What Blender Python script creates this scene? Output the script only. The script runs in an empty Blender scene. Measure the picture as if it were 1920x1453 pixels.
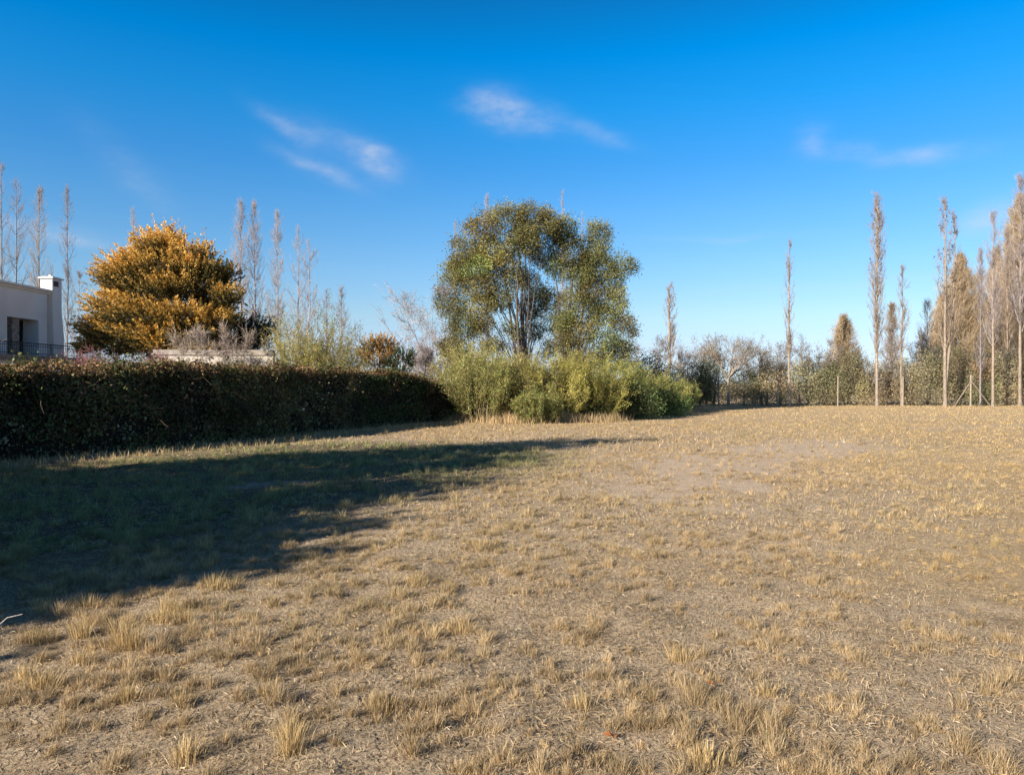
import bpy, math, zlib
import numpy as np

S = bpy.context.scene
COL = S.collection
rng = np.random.default_rng(11)
R = math.radians

# ------------------------------------------------------------------ camera
EYE, F, HZ = 1.6, 1400.0, 718.0          # eye height, focal length in photo pixels, horizon row
cam = bpy.data.cameras.new('camera'); cam_o = bpy.data.objects.new('camera', cam); COL.objects.link(cam_o)
cam.sensor_width = 36; cam.lens = F / 1920 * 36
cam.clip_start = 0.05; cam.clip_end = 6000
cam_o.location = (0, 0, EYE); cam_o.rotation_euler = (R(90) - math.atan(8.5 / F), 0, 0)
S.camera = cam_o

# ------------------------------------------------------------------ sun, sky, exposure
SUN_EL = 24.0
SD = np.array([0.75, 0.66])              # horizontal direction in which the shadows fall
SD = SD / np.linalg.norm(SD)
sun = bpy.data.lights.new('sun', 'SUN'); sun.energy = 5.0; sun.angle = R(0.55); sun.color = (1.0, 0.885, 0.72)
sun_o = bpy.data.objects.new('sun', sun); COL.objects.link(sun_o)
az = math.atan2(-SD[0], -SD[1])          # compass angle (from +Y towards +X) of the sun itself
sun_o.rotation_euler = (R(90 - SUN_EL), 0, math.atan2(SD[0], SD[1]) * -1)
sun_o.location = (-30, -26, 18)
S.view_settings.view_transform = 'Standard'; S.view_settings.look = 'None'
S.view_settings.exposure = 1.0; S.view_settings.gamma = 1

W = bpy.data.worlds.new('World'); S.world = W; W.use_nodes = True
nt = W.node_tree; N = nt.nodes; L = nt.links; N.clear()
def nd(t, **k):
    n = N.new(t)
    for a, b in k.items(): setattr(n, a, b)
    return n
def mth(op, a, b=None, c=None, clamp=False):
    n = nd('ShaderNodeMath', operation=op, use_clamp=clamp)
    for i, v in enumerate((a, b, c)):
        if v is None: continue
        if isinstance(v, (int, float)): n.inputs[i].default_value = v
        else: L.new(v, n.inputs[i])
    return n.outputs[0]
sky = nd('ShaderNodeTexSky', sky_type='NISHITA', sun_disc=False)
sky.sun_elevation = R(SUN_EL); sky.sun_rotation = az; sky.altitude = 900; sky.air_density = 1.0; sky.dust_density = 0.3; sky.ozone_density = 2.0
tc = nd('ShaderNodeTexCoord'); sep = nd('ShaderNodeSeparateXYZ'); L.new(tc.outputs['Generated'], sep.inputs[0])
azm = mth('MULTIPLY', mth('ARCTAN2', sep.outputs[0], sep.outputs[1]), 57.2958)
elv = mth('MULTIPLY', mth('ARCSINE', sep.outputs[2]), 57.2958)
ramp = nd('ShaderNodeValToRGB'); L.new(mth('DIVIDE', elv, 45.0, clamp=True), ramp.inputs[0])
SKYTINT = [(p / 45, c) for p, c in ((0, (.70, .88, 1.4)), (2.8, (.83, .90, 1.2)), (5, (.90, 1.02, 1.14)), (8.5, (.76, 1.08, 1.28)), (12.5, (.54, 1.09, 1.42)), (16, (.32, 1.07, 1.55)), (20, (.10, 1.13, 1.72)), (23.5, (0, 1.10, 1.80)), (29, (.04, .75, 1.25)), (36, (.28, .36, .42)), (45, (.40, .26, .19)))]
cr = ramp.color_ramp
for i, (p, c) in enumerate(SKYTINT):
    e = cr.elements[i] if i < 2 else cr.elements.new(p)
    e.position = p; e.color = (c[0], c[1], c[2], 1)
grade = nd('ShaderNodeMixRGB', blend_type='MULTIPLY'); grade.inputs[0].default_value = 1
L.new(sky.outputs[0], grade.inputs[1]); L.new(ramp.outputs[0], grade.inputs[2])
# thin high clouds, laid out by compass angle and height above the horizon
cxyz = nd('ShaderNodeCombineXYZ'); L.new(azm, cxyz.inputs[0]); L.new(elv, cxyz.inputs[1])
mp = nd('ShaderNodeMapping'); L.new(cxyz.outputs[0], mp.inputs[0]); mp.inputs['Scale'].default_value = (0.16, 0.34, 1); mp.inputs['Rotation'].default_value = (0, 0, R(18))
wn = nd('ShaderNodeTexNoise'); wn.inputs['Scale'].default_value = 1.0; wn.inputs['Detail'].default_value = 4; L.new(mp.outputs[0], wn.inputs[0])
ws = nd('ShaderNodeSeparateXYZ'); L.new(wn.outputs['Color'], ws.inputs[0])
wa = mth('ADD', azm, mth('MULTIPLY', mth('SUBTRACT', ws.outputs[0], 0.5), 3.2))
we = mth('ADD', elv, mth('MULTIPLY', mth('SUBTRACT', ws.outputs[1], 0.5), 1.7))
fn = nd('ShaderNodeTexNoise'); fn.inputs['Scale'].default_value = 2.6; fn.inputs['Detail'].default_value = 6; fn.inputs['Roughness'].default_value = 0.62; L.new(mp.outputs[0], fn.inputs[0])
def cloud(px, py, lx, ly, rot, k):
    a0 = math.degrees(math.atan2(px - 960, F)); e0 = math.degrees(math.atan2(HZ - py, math.hypot(F, px - 960)))
    sx, sy = lx / 24.4, ly / 24.4
    da = mth('SUBTRACT', wa, a0); de = mth('SUBTRACT', we, e0); c, s = math.cos(R(rot)), math.sin(R(rot))
    u = mth('DIVIDE', mth('ADD', mth('MULTIPLY', da, c), mth('MULTIPLY', de, s)), sx)
    v = mth('DIVIDE', mth('SUBTRACT', mth('MULTIPLY', de, c), mth('MULTIPLY', da, s)), sy)
    d = mth('ADD', mth('MULTIPLY', u, u), mth('MULTIPLY', v, v))
    return mth('MULTIPLY', mth('EXPONENT', mth('MULTIPLY', d, -1.0)), k)
tot = None
for c in [(702, 304, 36, 22, -18, .95), (600, 318, 66, 13, -20, .5), (545, 243, 56, 14, -28, .48), (640, 270, 90, 22, -20, .25),
          (935, 208, 52, 27, -10, .72), (1010, 226, 66, 20, -14, .45), (1130, 256, 48, 12, -16, .34),
          (1515, 268, 28, 24, 8, .42), (1590, 283, 46, 12, 0, .32), (1725, 290, 72, 13, -6, .55), (1868, 405, 42, 20, 12, .85),
          (225, 300, 70, 26, -40, .13), (270, 350, 55, 20, -30, .10), (80, 436, 130, 11, -3, .5), (1350, 447, 130, 6, 0, .22), (1560, 535, 220, 7, 0, .2)]:
    k = cloud(*c); tot = k if tot is None else mth('ADD', tot, k)
cov = mth('MULTIPLY', tot, mth('MULTIPLY_ADD', mth('SUBTRACT', fn.outputs[0], 0.34, clamp=True), 2.0, 0.32), clamp=True)
cov = mth('MULTIPLY', cov, 0.62, clamp=True)
cm = nd('ShaderNodeMixRGB'); L.new(cov, cm.inputs[0]); L.new(grade.outputs[0], cm.inputs[1])
CLOUD = 6.2
cm.inputs[2].default_value = (CLOUD, CLOUD * 1.02, CLOUD * 1.12, 1)
bg = nd('ShaderNodeBackground'); bg.inputs[1].default_value = 0.06; L.new(cm.outputs[0], bg.inputs[0])
wo = nd('ShaderNodeOutputWorld'); L.new(bg.outputs[0], wo.inputs[0])

# ------------------------------------------------------------------ placing helpers
def ax(px, Y): return (px - 960) / F * Y
def az_(py, Y): return EYE + (HZ - py) / F * Y
def P3(px, py, Y): return np.array([ax(px, Y), Y, az_(py, Y)])

_tab = np.random.default_rng(5).random((256, 256))
def vn(x, y, s=1.0, o=0):
    x = np.asarray(x, float) * s + o * 17.3; y = np.asarray(y, float) * s + o * 9.1
    xi = np.floor(x).astype(int); yi = np.floor(y).astype(int); fx = x - xi; fy = y - yi
    fx = fx * fx * (3 - 2 * fx); fy = fy * fy * (3 - 2 * fy)
    a = _tab[xi % 256, yi % 256]; b = _tab[(xi + 1) % 256, yi % 256]; c = _tab[xi % 256, (yi + 1) % 256]; d = _tab[(xi + 1) % 256, (yi + 1) % 256]
    return (a * (1 - fx) + b * fx) * (1 - fy) + (c * (1 - fx) + d * fx) * fy
def sm(x, a, b): t = np.clip((x - a) / (b - a), 0, 1); return t * t * (3 - 2 * t)
def gz(x, y):
    x = np.asarray(x, float); y = np.asarray(y, float); r = np.hypot(x, y)
    m = np.exp(-(r / 11) ** 2)
    return (0.10 * (vn(x, y, .22, 1) - .5) * np.exp(-(r / 60) ** 2) + m * (0.055 * (vn(x, y, 1.9, 2) - .5) + 0.035 * (vn(x, y, 5.2, 3) - .5) + 0.014 * (vn(x, y, 14, 4) - .5)))

# ------------------------------------------------------------------ materials
def mat(name, col=(.5, .5, .5), rough=.8, spec=.3, attr=False, trans=0.0, nscale=0, namt=.2, bump=0, bscale=20, mets=0):
    m = bpy.data.materials.new(name); m.use_nodes = True; t = m.node_tree; n = t.nodes; l = t.links
    b = n['Principled BSDF']; b.inputs['Roughness'].default_value = rough; b.inputs['Specular IOR Level'].default_value = spec; b.inputs['Metallic'].default_value = mets
    g = n.new('ShaderNodeNewGeometry')
    if attr:
        a = n.new('ShaderNodeAttribute'); a.attribute_name = 'hue'; c = a.outputs['Color']
    else:
        a = n.new('ShaderNodeRGB'); a.outputs[0].default_value = (*col, 1); c = a.outputs[0]
    if nscale:
        x = n.new('ShaderNodeTexNoise'); x.inputs['Scale'].default_value = nscale; x.inputs['Detail'].default_value = 5; l.new(g.outputs['Position'], x.inputs['Vector'])
        r = n.new('ShaderNodeMapRange'); r.inputs[1].default_value = .3; r.inputs[2].default_value = .7; r.inputs[3].default_value = 1 - namt; r.inputs[4].default_value = 1 + namt; l.new(x.outputs[0], r.inputs[0])
        mx = n.new('ShaderNodeVectorMath'); mx.operation = 'SCALE'; l.new(c, mx.inputs[0]); l.new(r.outputs[0], mx.inputs['Scale']); c = mx.outputs[0]
    l.new(c, b.inputs['Base Color'])
    if bump:
        x = n.new('ShaderNodeTexNoise'); x.inputs['Scale'].default_value = bscale; x.inputs['Detail'].default_value = 6; l.new(g.outputs['Position'], x.inputs['Vector'])
        bp = n.new('ShaderNodeBump'); bp.inputs['Distance'].default_value = bump; l.new(x.outputs[0], bp.inputs['Height']); l.new(bp.outputs[0], b.inputs['Normal'])
    if trans:
        tr = n.new('ShaderNodeBsdfTranslucent'); l.new(c, tr.inputs[0]); ms = n.new('ShaderNodeMixShader'); ms.inputs[0].default_value = trans
        l.new(b.outputs[0], ms.inputs[1]); l.new(tr.outputs[0], ms.inputs[2]); l.new(ms.outputs[0], n['Material Output'].inputs[0])
    return m
M_leaf = mat('leaf', attr=True, rough=.55, spec=.35, trans=.3, nscale=.6, namt=.18)
M_gloss = mat('glossy_leaf', attr=True, rough=.5, spec=.35, trans=.18, nscale=.8, namt=.15)
M_bark = mat('bark', attr=True, rough=.9, spec=.15, nscale=7, namt=.3, bump=.02, bscale=30)
M_grass = mat('dry_grass', attr=True, rough=.6, spec=.25, trans=.25, nscale=1.3, namt=.12)
M_plaster = mat('plaster', (.66, .64, .62), rough=.9, spec=.15, nscale=.9, namt=.07, bump=.004, bscale=60)
M_whitewash = mat('whitewash', (.62, .56, .50), rough=.9, spec=.15, nscale=2.0, namt=.12, bump=.006, bscale=40)
M_coping = mat('coping_stone', (.36, .32, .29), rough=.9, nscale=5, namt=.2)
M_iron = mat('dark_iron', (.03, .03, .035), rough=.5, mets=.6)
M_dark = mat('dark_timber', (.035, .033, .035), rough=.7, nscale=6, namt=.3)
M_stone = mat('pillar_stone', (.24, .20, .17), rough=.9, nscale=7, namt=.5, bump=.03, bscale=9)
M_terr = mat('terrace_edge', (.22, .19, .17), rough=.9, nscale=4, namt=.25)
M_post = mat('weathered_post', (.27, .225, .18), rough=.9, nscale=12, namt=.25)
M_wire = mat('wire', (.25, .25, .25), rough=.5, mets=.7)
M_peb = mat('pale_pebble', (.58, .52, .43), rough=.8, nscale=20, namt=.15)
M_glass = mat('window_glass', (.03, .035, .04), rough=.08, spec=.8)

# ------------------------------------------------------------------ mesh helpers
def nrm(a): return a / np.maximum(np.linalg.norm(a, axis=-1, keepdims=True), 1e-9)
class Geo:
    def __init__(s): s.v = []; s.f = []; s.c = []; s.n = 0
    def add(s, v, f, col):
        v = np.asarray(v, np.float32).reshape(-1, 3); col = np.broadcast_to(np.asarray(col, np.float32), v.shape)
        s.v.append(v); s.c.append(col)
        for q in (f if isinstance(f, list) else [f]): s.f.append(np.asarray(q, np.int64) + s.n)
        s.n += len(v); return s
    def build(s, name, m, parent=None, origin=None, smooth=False):
        me = bpy.data.meshes.new(name); v = np.concatenate(s.v)
        q = parent; o0 = np.zeros(3, np.float32)
        if parent is None and origin is not None: o0 = np.array(origin, np.float32)
        while q is not None: o0 = o0 + np.array(q.location, np.float32); q = q.parent
        v = v - o0
        me.vertices.add(len(v)); me.vertices.foreach_set('co', v.ravel())
        li = np.concatenate([f.ravel() for f in s.f]); tot = np.concatenate([np.full(len(f), f.shape[1]) for f in s.f])
        me.loops.add(len(li)); me.loops.foreach_set('vertex_index', li.astype(np.int32))
        me.polygons.add(len(tot)); me.polygons.foreach_set('loop_start', np.concatenate([[0], np.cumsum(tot)[:-1]]).astype(np.int32))
        try: me.polygons.foreach_set('loop_total', tot.astype(np.int32))
        except Exception: pass
        a = me.attributes.new('hue', 'FLOAT_COLOR', 'POINT'); c = np.concatenate(s.c); a.data.foreach_set('color', np.concatenate([c, np.ones((len(c), 1), np.float32)], 1).ravel())
        me.update(calc_edges=True)
        me.polygons.foreach_set('use_smooth', np.full(len(tot), bool(smooth)))
        me.materials.append(m)
        o = bpy.data.objects.new(name, me); COL.objects.link(o)
        if parent: o.parent = parent
        else: o.location = o0
        return o
def box(g, x0, x1, y0, y1, z0, z1, col=(.5, .5, .5)):
    v = [(x, y, z) for z in (z0, z1) for y in (y0, y1) for x in (x0, x1)]
    return g.add(v, np.array([(0, 2, 3, 1), (4, 5, 7, 6), (0, 1, 5, 4), (2, 6, 7, 3), (0, 4, 6, 2), (1, 3, 7, 5)]), col)
def obox(g, c, ux, lx, ly, z0, z1, col=(.5, .5, .5)):
    """box centred at c with its long side along unit vector ux"""
    ux = np.array([*ux, 0.]); uy = np.array([-ux[1], ux[0], 0.]); c = np.array([c[0], c[1], 0.])
    v = [c + sx * lx / 2 * ux + sy * ly / 2 * uy + np.array([0, 0, z]) for z in (z0, z1) for sy in (-1, 1) for sx in (-1, 1)]
    return g.add(v, np.array([(0, 2, 3, 1), (4, 5, 7, 6), (0, 1, 5, 4), (2, 6, 7, 3), (0, 4, 6, 2), (1, 3, 7, 5)]), col)
def tubes(g, P, Rr, sides=3, col=(.3, .25, .2), cvar=.12, cap=False):
    P = np.asarray(P, float); n, k, _ = P.shape; Rr = np.broadcast_to(Rr, (n, k))
    T = nrm(np.gradient(P, axis=1)); ref = np.where(np.abs(T[..., 2:3]) > .8, np.array([1., .13, 0]), np.array([.1, .07, 1.]))
    U = nrm(np.cross(T, ref)); V = np.cross(T, U); a = np.arange(sides) / sides * 2 * np.pi
    v = P[:, :, None] + Rr[:, :, None, None] * (np.cos(a)[:, None] * U[:, :, None] + np.sin(a)[:, None] * V[:, :, None])
    i = np.arange(n)[:, None, None] * k * sides + np.arange(k - 1)[None, :, None] * sides; j = np.arange(sides)[None, None]; j2 = (j + 1) % sides
    f = np.stack(np.broadcast_arrays(i + j, i + j2, i + j2 + sides, i + j + sides), -1).reshape(-1, 4)
    col = np.asarray(col, float)
    c = np.broadcast_to(col if col.ndim == 2 else col[None], (n, 3)) * (1 + cvar * rng.standard_normal((n, 1)))
    fs = [f]
    if cap and sides == 4: fs.append((np.arange(n)[:, None] * k * sides + (k - 1) * sides + np.arange(4)[None]))
    g.add(v, fs, np.clip(np.repeat(c, k * sides, 0), 0.004, 1)); return g
def grow(st, d, ln, K=5, up=0., wander=.2):
    n = len(st); P = np.zeros((n, K, 3)); P[:, 0] = st; d = nrm(d); s = np.asarray(ln)[:, None] / (K - 1)
    for i in range(1, K):
        d = nrm(d + np.array([0, 0, up / (K - 1)]) + rng.standard_normal((n, 3)) * wander / math.sqrt(K)); P[:, i] = P[:, i - 1] + d * s
    return P
def sprout(P, Rr, m, t0, t1, ang, av=.25):
    """m children on each parent polyline: start, direction, t, parent radius"""
    n, K, _ = P.shape; idx = np.repeat(np.arange(n), m); t = rng.uniform(t0, t1, n * m); u = t * (K - 1); i = np.minimum(u.astype(int), K - 2); f = (u - i)[:, None]
    st = P[idx, i] * (1 - f) + P[idx, i + 1] * f; T = nrm(P[idx, i + 1] - P[idx, i])
    q = nrm(np.cross(T, rng.standard_normal((n * m, 3)))); a = (ang + av * rng.standard_normal(n * m) * ang)[:, None]
    rr = Rr[idx, i] * (1 - f[:, 0]) + Rr[idx, i + 1] * f[:, 0]
    return st, nrm(T * np.cos(a) + q * np.sin(a)), t, rr, idx
def leaves(g, C, size, col, d=None, asp=.5, lean=1.0):
    """rhombic leaves at C; d = preferred direction (n,3)"""
    n = len(C); a = rng.standard_normal((n, 3)) * lean
    if d is not None: a = a + d
    a = nrm(a); b = nrm(np.cross(a, rng.standard_normal((n, 3)))); s = np.broadcast_to(size, (n,))[:, None] * rng.uniform(.65, 1.3, (n, 1))
    v = np.stack([C - a * s * .5, C + b * s * asp * .5, C + a * s * .5, C - b * s * asp * .5], 1)
    g.add(v, np.arange(n * 4).reshape(n, 4), np.clip(np.repeat(col, 4, 0), .003, 1)); return g
def pal(n, cols, w=None, var=.18):
    cols = np.array(cols); i = rng.choice(len(cols), n, p=w); return cols[i] * (1 + var * rng.standard_normal((n, 1)))
def thing(name, loc, label, cat, group=None):
    o = bpy.data.objects.new(name, None); o.empty_display_size = .3; COL.objects.link(o); o.location = loc; o['label'] = label; o['category'] = cat
    if group: o['group'] = group
    global rng; rng = np.random.default_rng(zlib.crc32(label.encode()))
    return o
def tag(o, label=None, cat=None, group=None, kind=None):
    for k, v in (('label', label), ('category', cat), ('group', group), ('kind', kind)):
        if v: o[k] = v
    return o

# ------------------------------------------------------------------ the ground
def seg(x, y, a, b):
    a = np.array(a, float); b = np.array(b, float); d = b - a; t = np.clip(((x - a[0]) * d[0] + (y - a[1]) * d[1]) / (d @ d), 0, 1)
    return np.hypot(x - a[0] - t * d[0], y - a[1] - t * d[1])
def bare(x, y):
    w = (vn(x, y, .9, 6) - .5) * 1.8 + (vn(x, y, 3.1, 7) - .5) * 1.2
    b = 1 - sm(seg(x, y, (2.3, 10.6), (4.0, 14.0)) + w, .5, 1.5)
    b = np.maximum(b, 1 - sm(seg(x, y, (4.0, 14.0), (8.3, 20.5)) + w, .5, 1.7))
    b = np.maximum(b, .8 * (1 - sm(seg(x, y, (-5.2, 11.2), (-3.4, 12.2)) + w * .5, .2, .9)))
    b = np.maximum(b, .6 * (1 - sm(seg(x, y, (15.5, 27), (20, 28)) + w, .3, 1.5)))
    return b
def golden(x, y):
    w = (vn(x, y, .35, 8) - .5) * 4
    return np.maximum(sm(x - 4.3 - .33 * np.maximum(y - 8, 0) + w, -1., 1.6), sm(y + w, 22, 26) * .8)
def near_shade(x, y):   # greener strip along the hedge, with its shade also darkened into the soil colour
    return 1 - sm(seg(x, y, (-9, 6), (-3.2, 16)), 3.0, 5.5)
def axis_lines(dense0, dense1, step, far0, far1, gr=1.13):
    a = list(np.arange(dense0, dense1 + 1e-6, step)); s = step; x = a[-1]
    while x < far1: s *= gr; x += s; a.append(x)
    s = step; x = a[0]; lo = []
    while x > far0: s *= gr; x -= s; lo.append(x)
    return np.array(lo[::-1] + a)
gx = axis_lines(-6, 6, .05, -2500, 2500, 1.08); gy = axis_lines(2.3, 9, .045, -600, 4000, 1.045)
X, Y = np.meshgrid(gx, gy); nx, ny = len(gx), len(gy)
g = Geo(); ii = (np.arange(ny - 1)[:, None] * nx + np.arange(nx - 1)[None]).ravel()
bb = bare(X, Y); gg = golden(X, Y)
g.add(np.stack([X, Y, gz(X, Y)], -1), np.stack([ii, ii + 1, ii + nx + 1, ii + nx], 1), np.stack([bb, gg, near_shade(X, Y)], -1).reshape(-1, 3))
mg = bpy.data.materials.new('field_soil'); mg.use_nodes = True; t = mg.node_tree; n = t.nodes; l = t.links; b = n['Principled BSDF']
b.inputs['Roughness'].default_value = .95; b.inputs['Specular IOR Level'].default_value = .1
geo = n.new('ShaderNodeNewGeometry'); at = n.new('ShaderNodeAttribute'); at.attribute_name = 'hue'; sp = n.new('ShaderNodeSeparateXYZ'); l.new(at.outputs['Vector'], sp.inputs[0])
def noise(sc, det=5, ro=.6, stretch=None):
    x = n.new('ShaderNodeTexNoise'); x.inputs['Scale'].default_value = sc; x.inputs['Detail'].default_value = det; x.inputs['Roughness'].default_value = ro
    if stretch:
        mpp = n.new('ShaderNodeMapping'); mpp.inputs['Scale'].default_value = stretch; l.new(geo.outputs['Position'], mpp.inputs[0]); l.new(mpp.outputs[0], x.inputs['Vector'])
    else: l.new(geo.outputs['Position'], x.inputs['Vector'])
    return x.outputs[0]
def rmp(src, a, b_):
    r = n.new('ShaderNodeMapRange'); r.inputs[1].default_value = a; r.inputs[2].default_value = b_; l.new(src, r.inputs[0]); return r.outputs[0]
def mix(f, a, b_):
    m_ = n.new('ShaderNodeMixRGB')
    for i, v in enumerate((f, a, b_)):
        if isinstance(v, (tuple,)): m_.inputs[i].default_value = (*v, 1)
        elif isinstance(v, float): m_.inputs[i].default_value = v
        else: l.new(v, m_.inputs[i])
    return m_.outputs[0]
c = mix(rmp(noise(1.1), .35, .65), (.53, .415, .295), (.43, .33, .225))
c = mix(rmp(noise(9), .4, .62), c, (.52, .42, .31))
c = mix(rmp(noise(16, 6, .75), .56, .70), c, (.25, .185, .13))
c = mix(rmp(noise(55, 4, .7), .5, .62), c, (.15, .105, .07))
c = mix(rmp(noise(90, 3, .7, (1, .35, 1)), .54, .62), c, (.60, .49, .355))
gm = n.new('ShaderNodeMath'); gm.operation = 'MULTIPLY'; gm.inputs[1].default_value = .6; l.new(sp.outputs[1], gm.inputs[0])
c = mix(gm.outputs[0], c, mix(rmp(noise(3.5), .4, .62), (.50, .38, .235), (.42, .305, .18)))
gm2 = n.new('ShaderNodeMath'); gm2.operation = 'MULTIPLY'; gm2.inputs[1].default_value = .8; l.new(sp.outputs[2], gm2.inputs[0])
c = mix(gm2.outputs[0], c, (.075, .062, .045))  # soil colour darkened to deepen the cast shadow here
gm3 = n.new('ShaderNodeMath'); gm3.operation = 'MULTIPLY'; gm3.inputs[1].default_value = .75; l.new(sp.outputs[0], gm3.inputs[0])
c = mix(gm3.outputs[0], c, mix(rmp(noise(6), .42, .6), (.60, .485, .38), (.50, .39, .30)))
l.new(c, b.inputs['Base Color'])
bp = n.new('ShaderNodeBump'); bp.inputs['Distance'].default_value = .045; bp.inputs['Strength'].default_value = 1; l.new(noise(34, 8, .72), bp.inputs['Height']); l.new(bp.outputs[0], b.inputs['Normal'])
ground = tag(g.build('ground', mg, smooth=True), kind='structure')

# ------------------------------------------------------------------ dry grass: tufts, stubble and lying straw
def field_points(n, y0, y1, p=1.0):
    """random points over the visible wedge with margin, denser near the camera when p<1"""
    y = rng.uniform(y0, y1, n * 3); hw = y * .80 + 1.2; keep = rng.random(n * 3) < hw / (y1 * .8 + 1.2); y = y[keep][:n]; hw = hw[keep][:n]
    return rng.uniform(-1, 1, len(y)) * hw, y
HP = np.array([(-17, 3.5), (-10.9, 15), (-8.2, 18.6), (-5.9, 24.5), (-4.2, 28.4), (-2.6, 31.2), (-1.6, 32.8)])
def hedge_side(x, y):  # >0 on the field side of the hedge
    xr = np.interp(y, HP[:, 1], HP[:, 0]); return x - xr
def blades(g, bx, by, lean, h, w, col, base_z=None):
    """curved blades: base, middle, tip"""
    n = len(bx); z = gz(bx, by) if base_z is None else base_z; B = np.stack([bx, by, z - .004], 1)
    a = rng.uniform(0, 2 * np.pi, n); side = np.stack([np.cos(a), np.sin(a), np.zeros(n)], 1) * (np.asarray(w) * .5)[:, None]
    l3 = np.concatenate([lean, np.zeros((n, 1))], 1); up = np.array([0, 0, 1.])
    hh = np.asarray(h)[:, None]; cosl = np.sqrt(np.clip(1 - (np.linalg.norm(lean, axis=1, keepdims=True) * .9) ** 2, .03, 1))
    Mid = B + hh * .52 * (l3 * .75 + up * np.sqrt(np.clip(1 - (np.linalg.norm(lean, axis=1, keepdims=True) * .75) ** 2, .05, 1))); Tip = Mid + hh * .52 * (l3 * 1.15 + up * cosl * .85)
    v = np.stack([B - side, B + side, Mid + side * .8, Mid - side * .8, Tip], 1)
    i = np.arange(n)[:, None] * 5
    g.add(v, [i + np.array([[0, 1, 2, 3]]), i + np.array([[3, 2, 4]])], np.clip(np.repeat(col, 5, 0), .01, 1))
STRAW = [(.53, .40, .245), (.48, .345, .195), (.62, .495, .33), (.40, .29, .165), (.46, .355, .22)]
GOLD = [(.54, .395, .195), (.47, .33, .155), (.60, .46, .25), (.42, .31, .155)]
OLIVE = [(.34, .34, .16), (.27, .30, .14), (.44, .39, .19), (.20, .26, .13)]
def blade_col(x, y):
    n = len(x); c = pal(n, STRAW); gq = rng.random(n) < golden(x, y) * .8; c[gq] = pal(gq.sum(), GOLD)
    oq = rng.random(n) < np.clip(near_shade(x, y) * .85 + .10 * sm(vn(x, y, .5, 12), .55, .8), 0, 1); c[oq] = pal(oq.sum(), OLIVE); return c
def tufts(g, n, y0, y1, nb, s0, s1, w, rad=.62):
    x, y = field_points(n, y0, y1)
    d = sm(vn(x, y, 1.3, 20) * .38 + vn(x, y, 6.5, 21) * .62, .36, .64) * (1 - .72 * bare(x, y)) * (1 - .45 * golden(x, y) * sm(y, 0, 6)) * (hedge_side(x, y) > -.2)
    # thinner, matted sward towards the lower right
    d *= 1 - .45 * sm(x - .5, 0, 2.5) * (1 - sm(y, 7, 11))
    k = rng.random(len(x)) < d; x, y = x[k], y[k]; m = len(x); gold_ = golden(x, y); s = rng.uniform(s0, s1, m) * (1 + .35 * rng.standard_normal(m)).clip(.5, 1.9)
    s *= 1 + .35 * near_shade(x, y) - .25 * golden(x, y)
    tl = rng.standard_normal((m, 2)) * .14 + np.array([.04, .02]); bw = rng.uniform(.75, 1.25, m)
    idx = np.repeat(np.arange(m), (nb * bw * (s / s.mean()) ** .6).astype(int).clip(3, None)); M = len(idx); r = np.abs(rng.standard_normal(M)) * .5; a = rng.uniform(0, 2 * np.pi, M)
    o = np.stack([np.cos(a), np.sin(a)], 1) * r[:, None]; sz = s[idx]
    bx = x[idx] + o[:, 0] * sz * rad; by = y[idx] + o[:, 1] * sz * rad
    lean = np.clip(o * .62 + tl[idx] + rng.standard_normal((M, 2)) * .3, -.9, .9)
    h = .88 * sz * rng.uniform(.3, 1.0, M) ** 1.1 * (1.1 - .45 * r.clip(0, 1.6)); tone = ((.88 + .08 * gold_) * (1 + .14 * rng.standard_normal(m)))[idx][:, None] * np.array([1.0, .985, .94])
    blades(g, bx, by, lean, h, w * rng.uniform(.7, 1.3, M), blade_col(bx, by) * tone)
    return m, M
def litter(g, n, y0, y1, ln, w, flat=.12):
    x, y = field_points(n, y0, y1); d = (.35 + .65 * sm(vn(x, y, 3, 30), .3, .6)) * (1 - .75 * bare(x, y)) * (hedge_side(x, y) > -.2)
    k = rng.random(len(x)) < d; x, y = x[k], y[k]; m = len(x); a = rng.uniform(0, np.pi, m) * .9 + .25 * rng.standard_normal(m)
    D = np.stack([np.cos(a), np.sin(a), rng.standard_normal(m) * flat], 1); s = rng.uniform(.4, 1.3, m)[:, None] * ln
    C = np.stack([x, y, gz(x, y) + np.abs(rng.standard_normal(m)) * .006 + .004], 1); sd = np.stack([-np.sin(a), np.cos(a), rng.standard_normal(m) * .4], 1) * w * .5
    bend = sd * rng.standard_normal((m, 1)) * 4
    v = np.stack([C - D * s / 2 - sd, C - D * s / 2 + sd, C + sd + bend, C + D * s / 2, C - sd + bend], 1); i = np.arange(m)[:, None] * 5
    c = pal(m, STRAW + [(.30, .22, .14), (.62, .52, .38), (.20, .15, .11)]); q = rng.random(m) < golden(x, y) * .6; c[q] = pal(q.sum(), GOLD)
    g.add(v, [i + np.array([[0, 1, 2, 4]]), i + np.array([[4, 2, 3]])], np.clip(np.repeat(c, 5, 0), .01, 1))
def stubble(g, n, y0, y1, h, w):
    x, y = field_points(n, y0, y1); k = rng.random(len(x)) < (1 - .85 * bare(x, y)) * (hedge_side(x, y) > -.2) * (.3 + .7 * sm(vn(x, y, 2.3, 40), .25, .6)); x, y = x[k], y[k]; m = len(x)
    blades(g, x, y, rng.standard_normal((m, 2)).clip(-1, 1) * .45, h * rng.uniform(.4, 1.3, m), w * rng.uniform(.7, 1.3, m), blade_col(x, y))
g = Geo()
tufts(g, 9000, 2.3, 8.5, 120, .042, .10, .0021)
tufts(g, 16000, 8.5, 17, 44, .055, .112, .0041)
tufts(g, 17000, 17, 30, 16, .08, .14, .010)
tufts(g, 22000, 30, 54, 7, .08, .14, .022)
litter(g, 150000, 2.3, 7, .05, .0028)
litter(g, 90000, 7, 15, .08, .006)
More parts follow.
